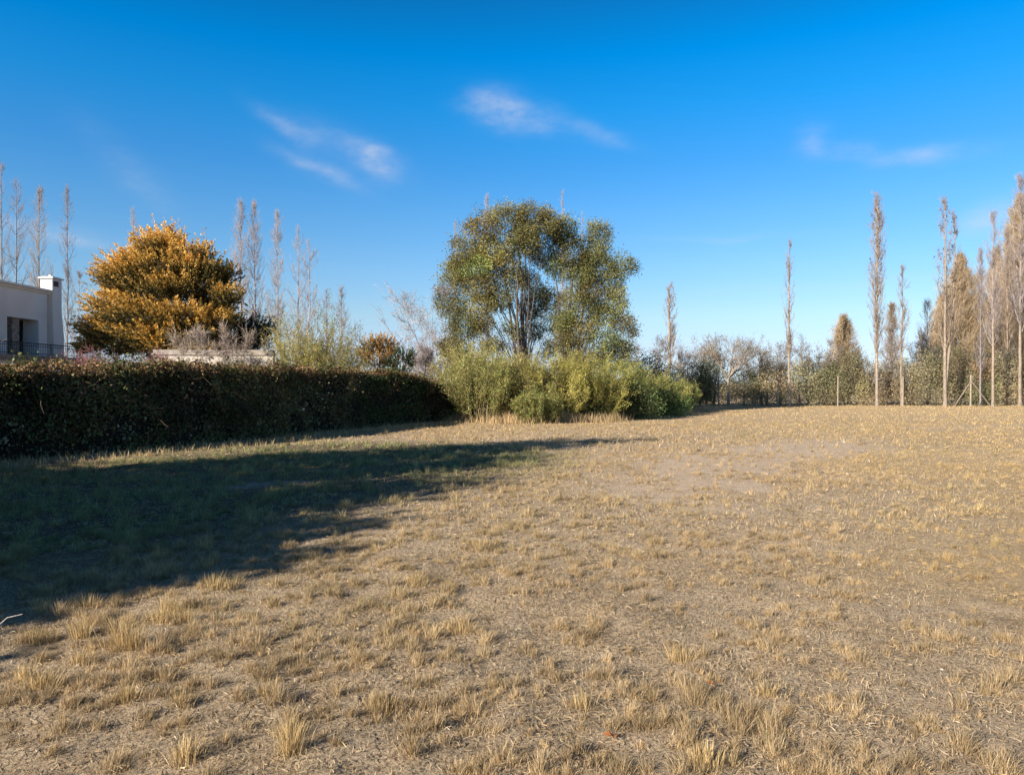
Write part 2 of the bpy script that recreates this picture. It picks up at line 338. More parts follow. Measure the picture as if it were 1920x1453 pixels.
litter(g, 50000, 15, 32, .12, .013)
stubble(g, 60000, 2.3, 8, .035, .0026)
stubble(g, 70000, 8, 18, .05, .006)
stubble(g, 90000, 18, 54, .07, .016)
# the tall straw clumps that catch the sun along the edge of the shadow, and a few more
def clump(px, py, hgt, wid, nb, cols=GOLD, w=.0027):
    Yc = EYE * F / (py - HZ); xc = ax(px, Yc); r = rng.standard_normal((nb, 2)) * .36; bx = xc + r[:, 0] * wid * .5; by = Yc + r[:, 1] * wid * .4
    lean = np.clip(r * .5 + rng.standard_normal((nb, 2)) * .16, -.8, .8); blades(g, bx, by, lean, .88 * hgt * rng.uniform(.4, 1.1, nb), np.full(nb, w), pal(nb, cols, var=.14))
for a in [(230, 1222, .27, .22, 260), (252, 1228, .20, .16, 150), (152, 1203, .20, .15, 170), (68, 1208, .14, .16, 140), (98, 1206, .11, .10, 80), (318, 1150, .20, .22, 200), (348, 1168, .15, .15, 130),
          (300, 1172, .15, .2, 130), (400, 1112, .15, .25, 160), (432, 1108, .12, .15, 100), (75, 1300, .13, .2, 200), (45, 1282, .14, .13, 130), (150, 1250, .12, .2, 130), (545, 1432, .16, .16, 200), (540, 1395, .12, .18, 150), (345, 1440, .13, .18, 190),
          (340, 1335, .10, .15, 130), (235, 1330, .11, .18, 170), (500, 1315, .11, .17, 150), (720, 1340, .12, .2, 190), (1275, 1232, .12, .22, 170), (865, 1190, .11, .2, 170), (1090, 1330, .11, .2, 160), (1325, 1440, .12, .24, 220),
          (1440, 1298, .09, .22, 160), (780, 1105, .14, .2, 150), (905, 1030, .12, .3, 160), (310, 1075, .16, .2, 140), (300, 1050, .16, .2, 120), (390, 1065, .14, .15, 100), (165, 1140, .14, .2, 130), (80, 1150, .13, .2, 120), (380, 1030, .2, .25, 150)]:
    clump(*a)
tag(g.build('grass', M_grass), kind='stuff')

# ------------------------------------------------------------------ hedge along the left
def path_interp(P, s):
    d = np.r_[0, np.cumsum(np.linalg.norm(np.diff(P, axis=0), axis=1))]; s = np.clip(s, 0, d[-1]); p = np.stack([np.interp(s, d, P[:, k]) for k in (0, 1)], -1)
    e = 1.2; a = np.stack([np.interp(np.clip(s - e, 0, d[-1]), d, P[:, k]) for k in (0, 1)], -1); b_ = np.stack([np.interp(np.clip(s + e, 0, d[-1]), d, P[:, k]) for k in (0, 1)], -1)
    t_ = nrm(b_ - a); return p, t_, d[-1]
_, _, HL = path_interp(HP, np.array([0.]))
def hedge_top(y): return np.interp(y, [0, 14, 20, 26, 28.6, 30.2, 32, 40], [2.06, 2.02, 2.02, 2.12, 2.06, 1.8, 1.45, 1.2])
def hedge_surf(s, a, inset=0.):
    """a 0..1: front bottom -> front top -> over -> back bottom"""
    p, t_, _ = path_interp(HP, s); nrmv = np.stack([t_[:, 1], -t_[:, 0]], 1)      # towards the field
    top = hedge_top(p[:, 1]) + .20 * (vn(s, s * 0, .5, 50) - .5) + .12 * (vn(s, a * 3, 2.2, 51) - .5); Tt = 1.5
    # profile: front face up to .42, rounded top .42-.62, back .62-1
    u = np.interp(a, [0, .40, .48, .56, .66, 1], [0.0, -.10, -.22, -.62, -Tt, -Tt]); z = np.interp(a, [0, .40, .48, .56, .66, 1], [0, .86, .96, 1.0, .93, 0]) * top
    bulge = .5 * (vn(s, z * 1.0, .55, 52) - .5) + .26 * (vn(s, z, 1.8, 53) - .5)
    u = u + bulge - inset * np.where(a < .5, 1, -1) * (1 - .6 * ((a > .42) & (a < .62))); z = z - inset * ((a > .38) & (a < .7))
    return np.stack([p[:, 0] + nrmv[:, 0] * u, p[:, 1] + nrmv[:, 1] * u, z.clip(0)], 1), nrmv
hd = thing('hedge', (-8.6, 18.2, 0), 'long dark hedge with a dry brown sunlit top along the left of the field', 'hedge')
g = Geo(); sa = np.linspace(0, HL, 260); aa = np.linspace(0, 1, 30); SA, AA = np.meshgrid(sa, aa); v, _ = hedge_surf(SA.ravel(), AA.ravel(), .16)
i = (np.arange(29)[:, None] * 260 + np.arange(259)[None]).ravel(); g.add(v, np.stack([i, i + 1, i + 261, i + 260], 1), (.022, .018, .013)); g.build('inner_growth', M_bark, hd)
g = Geo(); n_ = 150000; s = rng.uniform(0, HL, n_); a = np.where(rng.random(n_) < .62, rng.uniform(0, .42, n_), rng.uniform(.40, .9, n_)); v, nv = hedge_surf(s, a, 0); v = v + rng.standard_normal((n_, 3)) * .06
gap = vn(s, v[:, 2] * 2, 1.3, 55); keep = (rng.random(n_) < sm(gap, .2, .55) + .12) | (a > .4); v, s, a, nv = v[keep], s[keep], a[keep], nv[keep]; n_ = len(v)
rel = v[:, 2] / hedge_top(v[:, 1]); greeny = vn(s, v[:, 2], .35, 56)
pt = vn(s, v[:, 2] * 1.6, .9, 58)[:, None]; col = pal(n_, [(.08, .095, .034), (.11, .125, .046), (.085, .06, .036), (.14, .095, .055), (.05, .06, .026)], var=.3) * (.6 + 1.9 * pt)
q = (rng.random(n_) < sm(rel, .79, .95)); col[q] = pal(q.sum(), [(.19, .115, .050), (.26, .155, .065), (.13, .11, .04), (.31, .195, .09), (.14, .07, .035)], var=.2)
q = (rng.random(n_) < sm(rel, .72, .9) * sm(greeny, .45, .7) * .8) & (rel < .95); col[q] = pal(q.sum(), [(.06, .085, .025), (.045, .065, .02), (.09, .10, .035)], var=.2)
q = (v[:, 1] > 26) & (v[:, 1] < 29.5) & (rel < .9) & (rng.random(n_) < .7); col[q] = pal(q.sum(), [(.06, .10, .03), (.045, .075, .024)], var=.2)
d = np.concatenate([nv * .9, np.zeros((n_, 1))], 1); leaves(g, v, .075, col, d + np.array([0, 0, -.5]), asp=.65, lean=.8)
for (px, py, sp_, k_) in [(395, 765, 26, 70), (350, 755, 16, 25), (470, 745, 12, 22), (575, 745, 22, 90), (560, 790, 22, 60), (340, 800, 12, 20), (215, 818, 20, 45), (240, 820, 18, 30), (28, 800, 8, 18), (12, 828, 12, 20), (300, 835, 14, 16), (500, 740, 10, 14), (520, 770, 10, 16)]:
    Yh = np.interp(px, [0, 300, 640, 860], [15.3, 18.6, 24.6, 31.2]) - .35      # glossy ivy leaves coloured pale for the light they catch, standing off the face
    p = np.stack([ax(px + rng.standard_normal(k_) * sp_, Yh), np.full(k_, Yh), az_(py + rng.standard_normal(k_) * sp_ * .8, Yh).clip(.08)], 1)
    s_of = rng.standard_normal((k_, 3)) * .03; xr = np.interp(p[:, 1], HP[:, 1], HP[:, 0])
    leaves(g, p + s_of, .085, pal(k_, [(.30, .31, .18), (.42, .42, .28), (.22, .24, .12)], var=.25), np.array([.3, -.6, 0]) + np.zeros((k_, 3)), asp=.8, lean=.5)
sc = rng.uniform(0, HL, 190); sp0, _ = hedge_surf(sc, rng.uniform(.30, .58, 190), -.02); j = np.repeat(np.arange(190), 75)   # shaggy sprigs and trailing clumps
pp = sp0[j] + rng.standard_normal((len(j), 3)) * np.array([.15, .15, .12]) * rng.uniform(.5, 1.3, (190, 1))[j]; tn = np.array([(.10, .12, .035), (.07, .09, .028), (.20, .14, .06), (.13, .08, .04)])[rng.integers(0, 4, 190)][j]
leaves(g, pp, .08, tn * (1 + .25 * rng.standard_normal((len(j), 1))), asp=.65)
g.build('foliage', M_leaf, hd)
g = Geo(); m_ = 420; s = rng.uniform(0, HL, m_); v, nv = hedge_surf(s, rng.uniform(.05, .40, m_), .04)
tubes(g, grow(v, np.stack([rng.standard_normal(m_) * .5, rng.standard_normal(m_) * .5, rng.uniform(-1, 1, m_)], 1), rng.uniform(.4, 1.5, m_), 7, -.3, .7), np.linspace(.009, .003, 7), 3, (.08, .058, .044), .35)
v, nv = hedge_surf(rng.uniform(0, HL, 500), rng.uniform(.42, .62, 500), 0)
tubes(g, grow(v, rng.standard_normal((500, 3)) * .4 + np.array([0, 0, 1]), rng.uniform(.08, .28, 500), 3, 0, .3), np.linspace(.006, .002, 3), 3, (.2, .13, .08), .3)
g.build('vine_stems', M_bark, hd)

# ------------------------------------------------------------------ trees
BK_TAN = (.30, .235, .185); BK_PINK = (.34, .295, .295); BK_GREY = (.24, .21, .215); BK_DARK = (.10, .08, .07); BK_GOLD = (.43, .335, .225); BK_PALE = (.28, .23, .185)
def poplar(px, top, Yd, wpx, label, bark=BK_PINK, dens=1.0, tr=.15, group='bare poplars', start=.12, twin=0, catkins=0, leafy=0, lean=0., twr=1.0, tpale=None, full=None, reach=.32):
    H = az_(top, Yd); x = ax(px, Yd); hw = wpx / F * Yd * (.62 if not full else .5); t_ = thing('poplar', (x, Yd, 0), label, 'poplar tree', group)
    nt_ = 1 + twin; K = 26; st = np.array([[x + (k_ * .3), Yd + k_ * .1, -.05] for k_ in range(nt_)]); tt = np.linspace(0, 1, K)
    T = np.zeros((nt_, K, 3)); T[:, :, 2] = -.1 + (H + .1) * tt * np.array([1.0, .93, .85][:nt_])[:, None]
    for k_ in range(nt_):
        wv = np.cumsum(rng.standard_normal((K, 2)) * .012 * H / 12, 0); wv -= tt[:, None] * wv[-1]; off = (k_ * hw * .7) * sm(tt, 0, .6)
        T[k_, :, 0] = x + wv[:, 0] + off + lean * tt * H; T[k_, :, 1] = Yd + wv[:, 1]
    TR = (tr * .54 * (1 - tt) ** .8 + .008)[None] * np.ones((nt_, 1)); TR[:, 0] *= 1.25
    g = Geo(); tubes(g, T, TR, 8, tpale or bark, .03); g.build('trunk', M_bark, t_, smooth=True)
    g = Geo(); prof = full or (lambda q: np.interp(q, [0, .12, .35, .75, .9, 1], [.45, .8, 1, .8, .5, .1]))
    n1 = int(85 * dens) // nt_
    s1, d1, t1, r1, _ = sprout(T, TR, n1, start, .97, .6)
    hh_ = T[np.repeat(np.arange(nt_), n1), -1, 2]; te = np.minimum(t1 + rng.uniform(.06, .26, len(t1)) * (.35 + .65 * (1 - t1)), .995); an = rng.uniform(0, 2 * np.pi, len(t1))
    rad = hw * prof((te - start) / (1 - start)) * rng.uniform(.25, 1.0, len(t1)) ** .6; tr_i = np.repeat(np.arange(nt_), n1); ci = np.minimum((te * (K - 1)).astype(int), K - 1)
    E = T[tr_i, ci].copy(); E[:, 2] = te * hh_; E[:, 0] += np.cos(an) * rad; E[:, 1] += np.sin(an) * rad
    Mid = s1 * .35 + E * .65; Mid[:, 2] = s1[:, 2] * .62 + E[:, 2] * .38; w7 = np.linspace(0, 1, 7)[None, :, None]
    B1 = (1 - w7) ** 2 * s1[:, None] + 2 * w7 * (1 - w7) * Mid[:, None] + w7 ** 2 * E[:, None] + np.cumsum(rng.standard_normal((len(s1), 7, 3)) * .02, 1) * (w7 > 0)
    l1 = np.linalg.norm(E - s1, axis=1); R1 = np.minimum(r1 * .45, .009 + l1 * .0055)[:, None] * np.linspace(1, .2, 7)
    tubes(g, B1, R1, 4, bark)
    s2, d2, t2, r2, i2 = sprout(B1, R1, 6, .12, .97, .5); B2 = grow(s2, d2, np.minimum(l1[i2] * rng.uniform(.2, .5, len(t2)), .25 + 1.2 * (1 - te[i2]) * H), 4, .9, .16); R2 = np.minimum(r2 * .7, .008)[:, None] * np.linspace(1, .35, 4)
    tubes(g, B2, R2 * twr, 3, bark)
    s3, d3, t3, r3, i3 = sprout(B2, R2, 4, .1, 1, .55); B3 = grow(s3, d3, rng.uniform(.12, .5, len(t3)) * min(1, hw), 3, .5, .15); tubes(g, B3, np.array([.0055, .004, .0025]) * twr * (Yd / 60) ** .5, 3, bark, .2)
    if catkins:
        C = B1[rng.integers(0, len(B1), catkins), rng.integers(3, 7, catkins)]; C = C[C[:, 2] > H * .35]; C = np.repeat(C, 5, 0) + rng.standard_normal((len(C) * 5, 3)) * .05
        leaves(g, C, .09, pal(len(C), [(.05, .04, .03), (.08, .06, .04)]), asp=.7)
    if leafy:
        C = B3[rng.integers(0, len(B3), leafy), 2] + rng.standard_normal((leafy, 3)) * .05; leaves(g, C, .09, pal(leafy, [(.33, .23, .13), (.40, .29, .17), (.25, .18, .10)]), asp=.5)
    g.build('crown', M_bark, t_); return t_

def bare_tree(px, top, Yd, wpx, label, bark=BK_GREY, nst=3, n1=14, tr=.07, spread=.45, cat='bare tree', name='bare_tree', group=None, up=.5, lichen=0, x0=None, trunk_h=0., dirx=0., twig=1.0, lcol=None, base_z=0.):
    H = az_(top, Yd); x = ax(px, Yd) if x0 is None else x0; hw = wpx / F * Yd * .5; t_ = thing(name, (x, Yd, 0), label, cat, group)
    g = Geo(); st = np.array([[x, Yd, -.05 + base_z]]) + rng.standard_normal((nst, 3)) * np.array([.06, .06, 0])
    if trunk_h: T0 = grow(np.array([[x, Yd, -.05]]), np.array([[dirx * .4, 0, 1.]]), np.array([trunk_h]), 6, 0, .1); tubes(g, T0, np.linspace(tr * 1.7, tr * 1.2, 6), 8, bark, .03); st = np.repeat(T0[:, -1], nst, 0)
    a = rng.uniform(0, 2 * np.pi, nst) + np.arange(nst) * 2.4; sp_ = spread * (hw / (H * .45)); d = np.stack([np.cos(a) * sp_ + dirx, np.sin(a) * sp_, np.ones(nst)], 1)
    Lg = (H - trunk_h) * rng.uniform(.82, 1.0, nst); T = grow(st, d, Lg, 12, .35, .22); TR = tr * rng.uniform(.7, 1, (nst, 1)) * np.linspace(1, .12, 12); tubes(g, T, TR, 6, bark, .05); g.build('trunk', M_bark, t_, smooth=True)
    g = Geo(); s1, d1, t1, r1, i1 = sprout(T, TR, n1, .18, .97, .75); l1 = hw * rng.uniform(.5, 1.15, len(t1)) * (1.15 - .6 * t1); B1 = grow(s1, d1, l1, 7, up, .4); R1 = np.minimum(r1 * .6, .03)[:, None] * np.linspace(1, .2, 7); tubes(g, B1, R1, 4, bark)
    s2, d2, t2, r2, i2 = sprout(B1, R1, 7, .15, 1, .7); B2 = grow(s2, d2, l1[i2] * rng.uniform(.2, .5, len(t2)), 5, up * .6, .45); R2 = np.minimum(r2 * .7, .012)[:, None] * np.linspace(1, .3, 5); tubes(g, B2, R2 * twig, 3, bark)
    s3, d3, t3, r3, i3 = sprout(B2, R2, 5, .1, 1, .7); B3 = grow(s3, d3, rng.uniform(.12, .42, len(t3)), 3, .2, .4); tubes(g, B3, np.array([.006, .005, .003]) * twig, 3, bark, .2)
    g.build('crown', M_bark, t_)
    if lichen:
        g = Geo(); C = B3[rng.integers(0, len(B3), lichen), 2] + rng.standard_normal((lichen, 3)) * .07; leaves(g, C, .08, pal(lichen, lcol or [(.13, .13, .07), (.18, .16, .09), (.10, .11, .06)], var=.25), asp=.6); g.build('foliage', M_leaf, t_)
    return t_

def ell(px, py, rx, ry, Yd, ky=1.0, dy=0.):
    Yd = Yd + dy; return (ax(px, Yd), Yd, az_(py, Yd), rx / F * Yd, rx / F * Yd * ky, ry / F * Yd)
def shell(cl, n, lo=.45, per=18, cr=.2):
    """clusters of points through the outer parts of ellipsoid clumps"""
    cl = np.array(cl); w = (cl[:, 3] * cl[:, 5]) ** 1.0; w /= w.sum(); nc = max(1, n // per); i = rng.choice(len(cl), nc, p=w); u = nrm(rng.standard_normal((nc, 3))); r = rng.uniform(lo ** 2, 1, nc)[:, None] ** .5
    C = cl[i, :3] + u * r * cl[i, 3:6] * (1 + .12 * rng.standard_normal((nc, 1))); j = np.repeat(np.arange(nc), per); return C[j] + rng.standard_normal((len(j), 3)) * cr, u[j], r[j, 0], C, u
def limbs_to(g, base, cl, r0, bark, sides=6, z0=.3, K=10, sag=.0):
    """a curved limb from the trunk up into each clump"""
    cl = np.array(cl); n_ = len(cl); b0 = np.array(base, float); Pm = np.zeros((n_, K, 3)); tt = np.linspace(0, 1, K)[:, None]
    for i in range(n_):
        e = cl[i, :3]; s0 = b0 + np.array([0, 0, z0 * e[2] * rng.uniform(.25, .7)]); mid = s0 * .55 + e * .45 + np.array([(b0[0] - e[0]) * .18, (b0[1] - e[1]) * .18, (e[2] - s0[2]) * .12])
        Pm[i] = (1 - tt) ** 2 * s0 + 2 * tt * (1 - tt) * mid + tt ** 2 * e + np.cumsum(rng.standard_normal((K, 3)) * .03, 0) * (tt > 0)
    Rm = r0 * rng.uniform(.5, 1, (n_, 1)) * np.linspace(1, .2, K); tubes(g, Pm, Rm, sides, bark, .08)
    s1, d1, t1, r1, i1 = sprout(Pm, Rm, 12, .12, 1, .6); ln = cl[i1, 3] * rng.uniform(.5, 1.2, len(t1)); B = grow(s1, d1, ln, 6, .3, .35); RB = np.minimum(r1 * .6, .03)[:, None] * np.linspace(1, .2, 6); tubes(g, B, RB, 4, bark)
    s2, d2, t2, r2, i2 = sprout(B, RB, 6, .2, 1, .6); B2 = grow(s2, d2, ln[i2] * rng.uniform(.25, .6, len(t2)), 4, .3, .3); tubes(g, B2, np.minimum(r2 * .6, .01)[:, None] * np.linspace(1, .3, 4), 3, bark)
    return Pm

# --- the tall evergreen trees behind the willow thicket
Yt = 38.0
OL = [(.20, .18, .06), (.145, .145, .05), (.26, .22, .075), (.32, .24, .085), (.09, .105, .042)]
OLG = [(.08, .11, .045), (.13, .155, .06), (.17, .18, .075), (.10, .13, .055)]
def evergreen(px, Yd, cl, label, nl, cols=OL, r0=.13, bark=(.12, .10, .09), trunks=((0, 0),), size=.095, lo=.5, topz=None, name='evergreen_tree', cat='evergreen tree', asp=.45, per=45, cr=.155, mat_=None, z0=.4, group=None, bare_tw=0):
    x = ax(px, Yd); t_ = thing(name, (x, Yd, 0), label, cat, group); g = Geo(); clw = [ell(*c[:4], Yd, c[4] if len(c) > 4 else .9, c[5] if len(c) > 5 else 0.) for c in cl]
    H = topz or max(c[2] for c in clw)
    for dx, dy in trunks:
        T = np.zeros((1, 16, 3)); tt = np.linspace(0, 1, 16); T[0, :, 2] = -.1 + tt * H * (.88 if dx == 0 else .75); wv = np.cumsum(rng.standard_normal((16, 2)) * .05, 0); T[0, :, 0] = x + dx * (.3 + 1.2 * tt ** 1.3) + wv[:, 0] * tt; T[0, :, 1] = Yd + dy + wv[:, 1] * tt
        tubes(g, T, (r0 * (1.15 if dx == 0 else .8) * (1 - tt) ** .7 + .02)[None], 8, bark, .03)
    g.build('trunk', M_bark, t_, smooth=True)
    g = Geo(); limbs_to(g, (x, Yd, 0), clw, r0 * .55, bark, z0=z0); g.build('limbs', M_bark, t_)
    g = Geo(); C, u, r, _, _ = shell(clw, nl, lo, per, cr); hf = vn(C[:, 0] * 1.0, C[:, 2], .9, 70); cj = np.argmin(((C[:, None] - np.array(clw)[None, :, :3]) ** 2 / (np.array(clw)[None, :, 3:6] ** 2)).sum(2), 1); ctn = rng.uniform(.85, 1.5, (len(clw), 1)) * (1 + rng.standard_normal((len(clw), 3)) * .05); col = (.4 * pal(len(C), cols, var=.15) + .6 * np.mean(cols, 0)) * (.7 + .6 * hf)[:, None] * ctn[cj]
    leaves(g, C, size, col, u * .5 + np.array([0, 0, .2]), asp=asp, lean=.9); g.build('crown', mat_ or M_leaf, t_); return t_
evergreen(985, Yt, [(905, 428, 38, 30), (950, 408, 42, 24), (1002, 405, 38, 22), (875, 480, 36, 36), (850, 520, 24, 34), (925, 470, 40, 34), (985, 440, 34, 28), (1030, 420, 22, 22), (900, 535, 42, 30), (850, 575, 32, 22), (935, 560, 26, 26),
                    (870, 615, 34, 28), (850, 655, 34, 28), (880, 690, 40, 22), (930, 690, 30, 16), (905, 610, 28, 18), (895, 505, 40, 34), (965, 520, 26, 26), (905, 575, 34, 22), (985, 455, 34, 30), (945, 500, 36, 24), (1010, 480, 22, 22, .8, 2), (985, 520, 22, 16, .8, 2), (1000, 575, 26, 28, .8, 2), (920, 650, 28, 16), (828, 548, 14, 12), (1000, 620, 22, 18, .8, 2), (1032, 560, 20, 22, .8, 1.2), (1028, 655, 22, 16, .8, 1.2), (1005, 545, 22, 18, .8, 1.2), (1035, 605, 18, 20, .8, 1.2), (960, 620, 20, 14)],
          'tallest olive green evergreen with a round crown and open grey stems', 108000, trunks=((0, 0), (-.9, .2), (-.5, -.3)), r0=.095)
evergreen(1062, Yt + .8, [(1060, 435, 26, 30), (1035, 455, 20, 30), (1110, 545, 30, 26), (1060, 600, 28, 26), (1150, 575, 26, 18), (1100, 500, 26, 22), (1075, 475, 34, 32), (1122, 440, 22, 26), (1040, 500, 22, 24), (1085, 520, 32, 22), (1120, 480, 28, 26), (1165, 498, 26, 22), (1140, 522, 32, 18), (1150, 550, 28, 14), (1070, 560, 24, 18), (1105, 575, 26, 26), (1085, 620, 32, 28), (1055, 640, 22, 24),
                          (1135, 595, 30, 20), (1165, 605, 24, 16), (1180, 622, 18, 10), (1130, 640, 40, 24), (1165, 655, 28, 18), (1100, 675, 40, 22), (1150, 682, 38, 20), (1060, 690, 30, 20), (1190, 505, 6, 8)],
          'olive evergreen tree with forked right-leaning limbs and a notched crown, touching the taller round one', 84000, cols=OL + OLG, trunks=((0, 0), (.8, .2)), r0=.085)
bare_tree(822, 525, 40, 150, 'leafless pinkish tree fanning out to the left of the big round evergreen', BK_PINK, nst=7, n1=16, tr=.06, spread=.55, dirx=-.36, up=.7, x0=ax(846, 40))

# --- golden cypress
def plume_tree(px, Yd, cl, label, npl, ln, tipc, inc, name='cypress_tree', cat='conifer', r0=.16, leaf=.11, per=46, group=None, ud=.55, spread=.17, skew=(0, 0, 0)):
    x = ax(px, Yd); t_ = thing(name, (x, Yd, 0), label, cat, group); clw = [ell(*c[:4], Yd, c[4] if len(c) > 4 else .9, c[5] if len(c) > 5 else 0.) for c in cl]; H = max(c[2] for c in clw)
    g = Geo(); T = np.zeros((1, 14, 3)); tt = np.linspace(0, 1, 14); T[0, :, 0] = x; T[0, :, 1] = Yd; T[0, :, 2] = -.1 + tt * H * .95; tubes(g, T, (r0 * (1 - tt) ** .8 + .02)[None], 8, (.13, .09, .065)); g.build('trunk', M_bark, t_, smooth=True)
    g = Geo(); limbs_to(g, (x, Yd, 0), clw, r0 * .4, (.12, .085, .06), z0=.6); g.build('limbs', M_bark, t_)
    g = Geo(); clw = [(a_ + rng.normal() * .2, b_, c_ + rng.normal() * .13, d_ * rng.uniform(.95, 1.2), e_, f_ * rng.uniform(.85, 1.15)) for a_, b_, c_, d_, e_, f_ in clw]; _, _, _, C, u = shell(clw, npl, .5, 1, .1); n_ = len(C); out = nrm(C - np.array([x, Yd, 0]) * np.array([1, 1, 0]) - np.array([0, 0, H * .42])); d = nrm(u * .55 + out * .75 + np.array([0, 0, ud]) + np.array(skew) + rng.standard_normal((n_, 3)) * .22)
    L_ = ln * rng.uniform(.5, 1.2, n_) * np.where(rng.random(n_) < .14, 1.9, 1); j = np.repeat(np.arange(n_), per); t1 = rng.random(len(j)); q = nrm(np.cross(d[j], rng.standard_normal((len(j), 3)))); wd = spread * (1 - t1 * .85) * L_[j] * rng.uniform(.1, 1, len(j))
    Pp = C[j] + d[j] * ((t1 - .45) * L_[j])[:, None] + q * wd[:, None]; hv = vn(C[:, 0], C[:, 2], .8, 80)[j]
    k_ = np.clip(t1 * 1.15 - .28 + wd / (spread * L_[j]) * .35 + .5 * (hv - .5) + .62 * u[j, 2] - .07 + .15 * rng.standard_normal(len(j)), 0, 1)[:, None]; k_ = k_ * k_ * (3 - 2 * k_); col = np.array(inc) * (1 - k_) + np.array(tipc) * k_; col = col * (1 + .15 * rng.standard_normal((len(j), 1)))
    leaves(g, Pp, leaf, col, d[j] * 1.2 + q * .8, asp=.42, lean=.3); g.build('crown', M_leaf, t_); return t_
Yg = 38.0
plume_tree(305, Yg, [(322, 455, 34, 22), (300, 462, 44, 24), (268, 478, 34, 20), (358, 476, 44, 24), (252, 506, 46, 24), (310, 500, 60, 30), (375, 505, 46, 24), (230, 535, 48, 26), (290, 545, 62, 30), (350, 548, 60, 26), (415, 520, 30, 26, .8, 1), (425, 560, 28, 24), (215, 575, 50, 26), (275, 590, 66, 30), (340, 590, 60, 30), (405, 598, 38, 18),
                      (190, 615, 38, 24), (240, 625, 60, 26), (310, 630, 60, 24), (175, 642, 24, 14), (365, 628, 46, 22), (400, 560, 30, 34, .8, 1.8), (430, 590, 20, 14), (220, 655, 44, 14), (290, 652, 54, 18), (350, 652, 50, 18), (165, 645, 24, 12), (195, 590, 26, 12), (222, 540, 20, 12), (246, 480, 16, 10)],
           'big golden orange cypress with feathery spiky plumes, beside the white house', 4200, .85, (.72, .45, .11), (.085, .078, .028), per=46, skew=(-.38, -.12, 0), leaf=.125, spread=.26, ud=.28)
plume_tree(440, Yg + 2, [(430, 625, 42, 26), (470, 612, 30, 18), (485, 638, 26, 14), (400, 645, 40, 16), (450, 650, 48, 14)],
           'low dark green conifer at the right foot of the golden cypress', 700, .9, (.05, .062, .028), (.018, .028, .014), per=34, r0=.12)
plume_tree(712, 36, [(712, 640, 22, 16), (695, 655, 22, 16), (730, 652, 20, 14), (712, 668, 36, 16), (682, 672, 16, 10)],
           'small round golden tan conifer above the middle of the hedge', 430, .5, (.55, .33, .11), (.10, .07, .03), per=30, r0=.08, leaf=.08)
plume_tree(750, 35, [(748, 668, 18, 12), (764, 678, 14, 10), (738, 680, 14, 10), (752, 695, 26, 16)],
           'small dark green conifer on the right of the tan one above the hedge', 240, .45, (.05, .075, .02), (.02, .03, .012), per=28, r0=.06, leaf=.08)

# --- feathery yellow-green bushes and the willow thicket
def willow(px, top, Yd, wpx, label, nst=60, cols=((.20, .21, .05), (.27, .26, .065), (.15, .18, .05)), stem=(.25, .21, .10), leaf=.085, per=36, name='willow_bush', cat='bush', group='feathery willow bushes', arch=.35, base=0., leafmat=None, wid=.12, depth=None):
    H = az_(top, Yd); x = ax(px, Yd); hw = wpx / F * Yd * .5; t_ = thing(name, (x, Yd, 0), label, cat, group); g = Geo(); dp = depth or hw
    o = rng.uniform(-1, 1, (nst, 2)); st = np.stack([x + o[:, 0] * hw * .62, Yd + o[:, 1] * dp * .62, np.full(nst, -.02)], 1); fall = np.sqrt(np.clip(1 - (o[:, 0] ** 2) * .55 - o[:, 1] ** 2 * .2, .1, 1))
    Lg = H * fall * rng.uniform(.72, 1.08, nst); d = np.stack([o[:, 0] * .33, o[:, 1] * .33, np.ones(nst)], 1) + rng.standard_normal((nst, 3)) * .1; T = grow(st, d, Lg, 9, -.1, .22); TR = (.006 + .006 * Lg[:, None] / H * 2) * np.linspace(1, .25, 9); tubes(g, T, TR, 3, stem)
    s1, d1, t1, r1, i1 = sprout(T, TR, 9, .2, 1, .5); l1 = Lg[i1] * rng.uniform(.14, .34, len(t1)); B = grow(s1, d1, l1, 5, .1, .3); RB = np.minimum(r1 * .7, .007)[:, None] * np.linspace(1, .4, 5); tubes(g, B, RB, 3, stem); g.build('stems', M_bark, t_)
    g = Geo(); n_ = len(B); j = np.repeat(np.arange(n_), per); u = rng.uniform(0, 4, len(j)); i = np.minimum(u.astype(int), 3); f = (u - i)[:, None]; C = B[j, i] * (1 - f) + B[j, i + 1] * f + rng.standard_normal((len(j), 3)) * .05
    dd = nrm(B[j, i + 1] - B[j, i]); C[:, 2] = C[:, 2].clip(.03); hv = vn(C[:, 0], C[:, 2], 1.1, 90); tone = (1 + .2 * rng.standard_normal(nst))[i1][j]
    leaves(g, C, leaf, pal(len(C), cols, var=.18) * ((.8 + .4 * hv) * tone)[:, None], dd * 1.1 + np.array([0, 0, .15]), asp=wid * 2.2, lean=.6); g.build('foliage', leafmat or M_leaf, t_); return t_
YG = [(.36, .335, .08), (.43, .385, .095), (.27, .28, .075), (.44, .35, .12)]
YO = [(.30, .275, .09), (.36, .315, .105), (.23, .225, .075), (.38, .30, .125)]
GR = [(.16, .22, .06), (.22, .27, .08), (.28, .32, .09), (.11, .16, .05)]
willow(600, 590, 31, 70, 'tall feathery yellow green bush right of the white garden wall', 60, YO, base=0)
willow(555, 608, 31, 74, 'feathery yellow green bush hard against the end of the white garden wall', 56, YG)
willow(638, 612, 31.5, 44, 'narrow feathery yellow green bush standing nearest the small tan conifer', 40, YO)
willow(900, 655, 30.9, 110, 'tall olive willow bush where the hedge ends, leftmost of the thicket', 95, YO + GR[:2])
willow(868, 640, 33.5, 80, 'pale olive bush climbing against the left foot of the round evergreen', 70, YO)
willow(965, 690, 31.2, 110, 'dull tan and green willow bush with a straw coloured foot in the thicket', 85, YO)
willow(985, 676, 31.9, 120, 'straw and olive willow bush filling the dip below the round evergreen trunks', 100, YO)
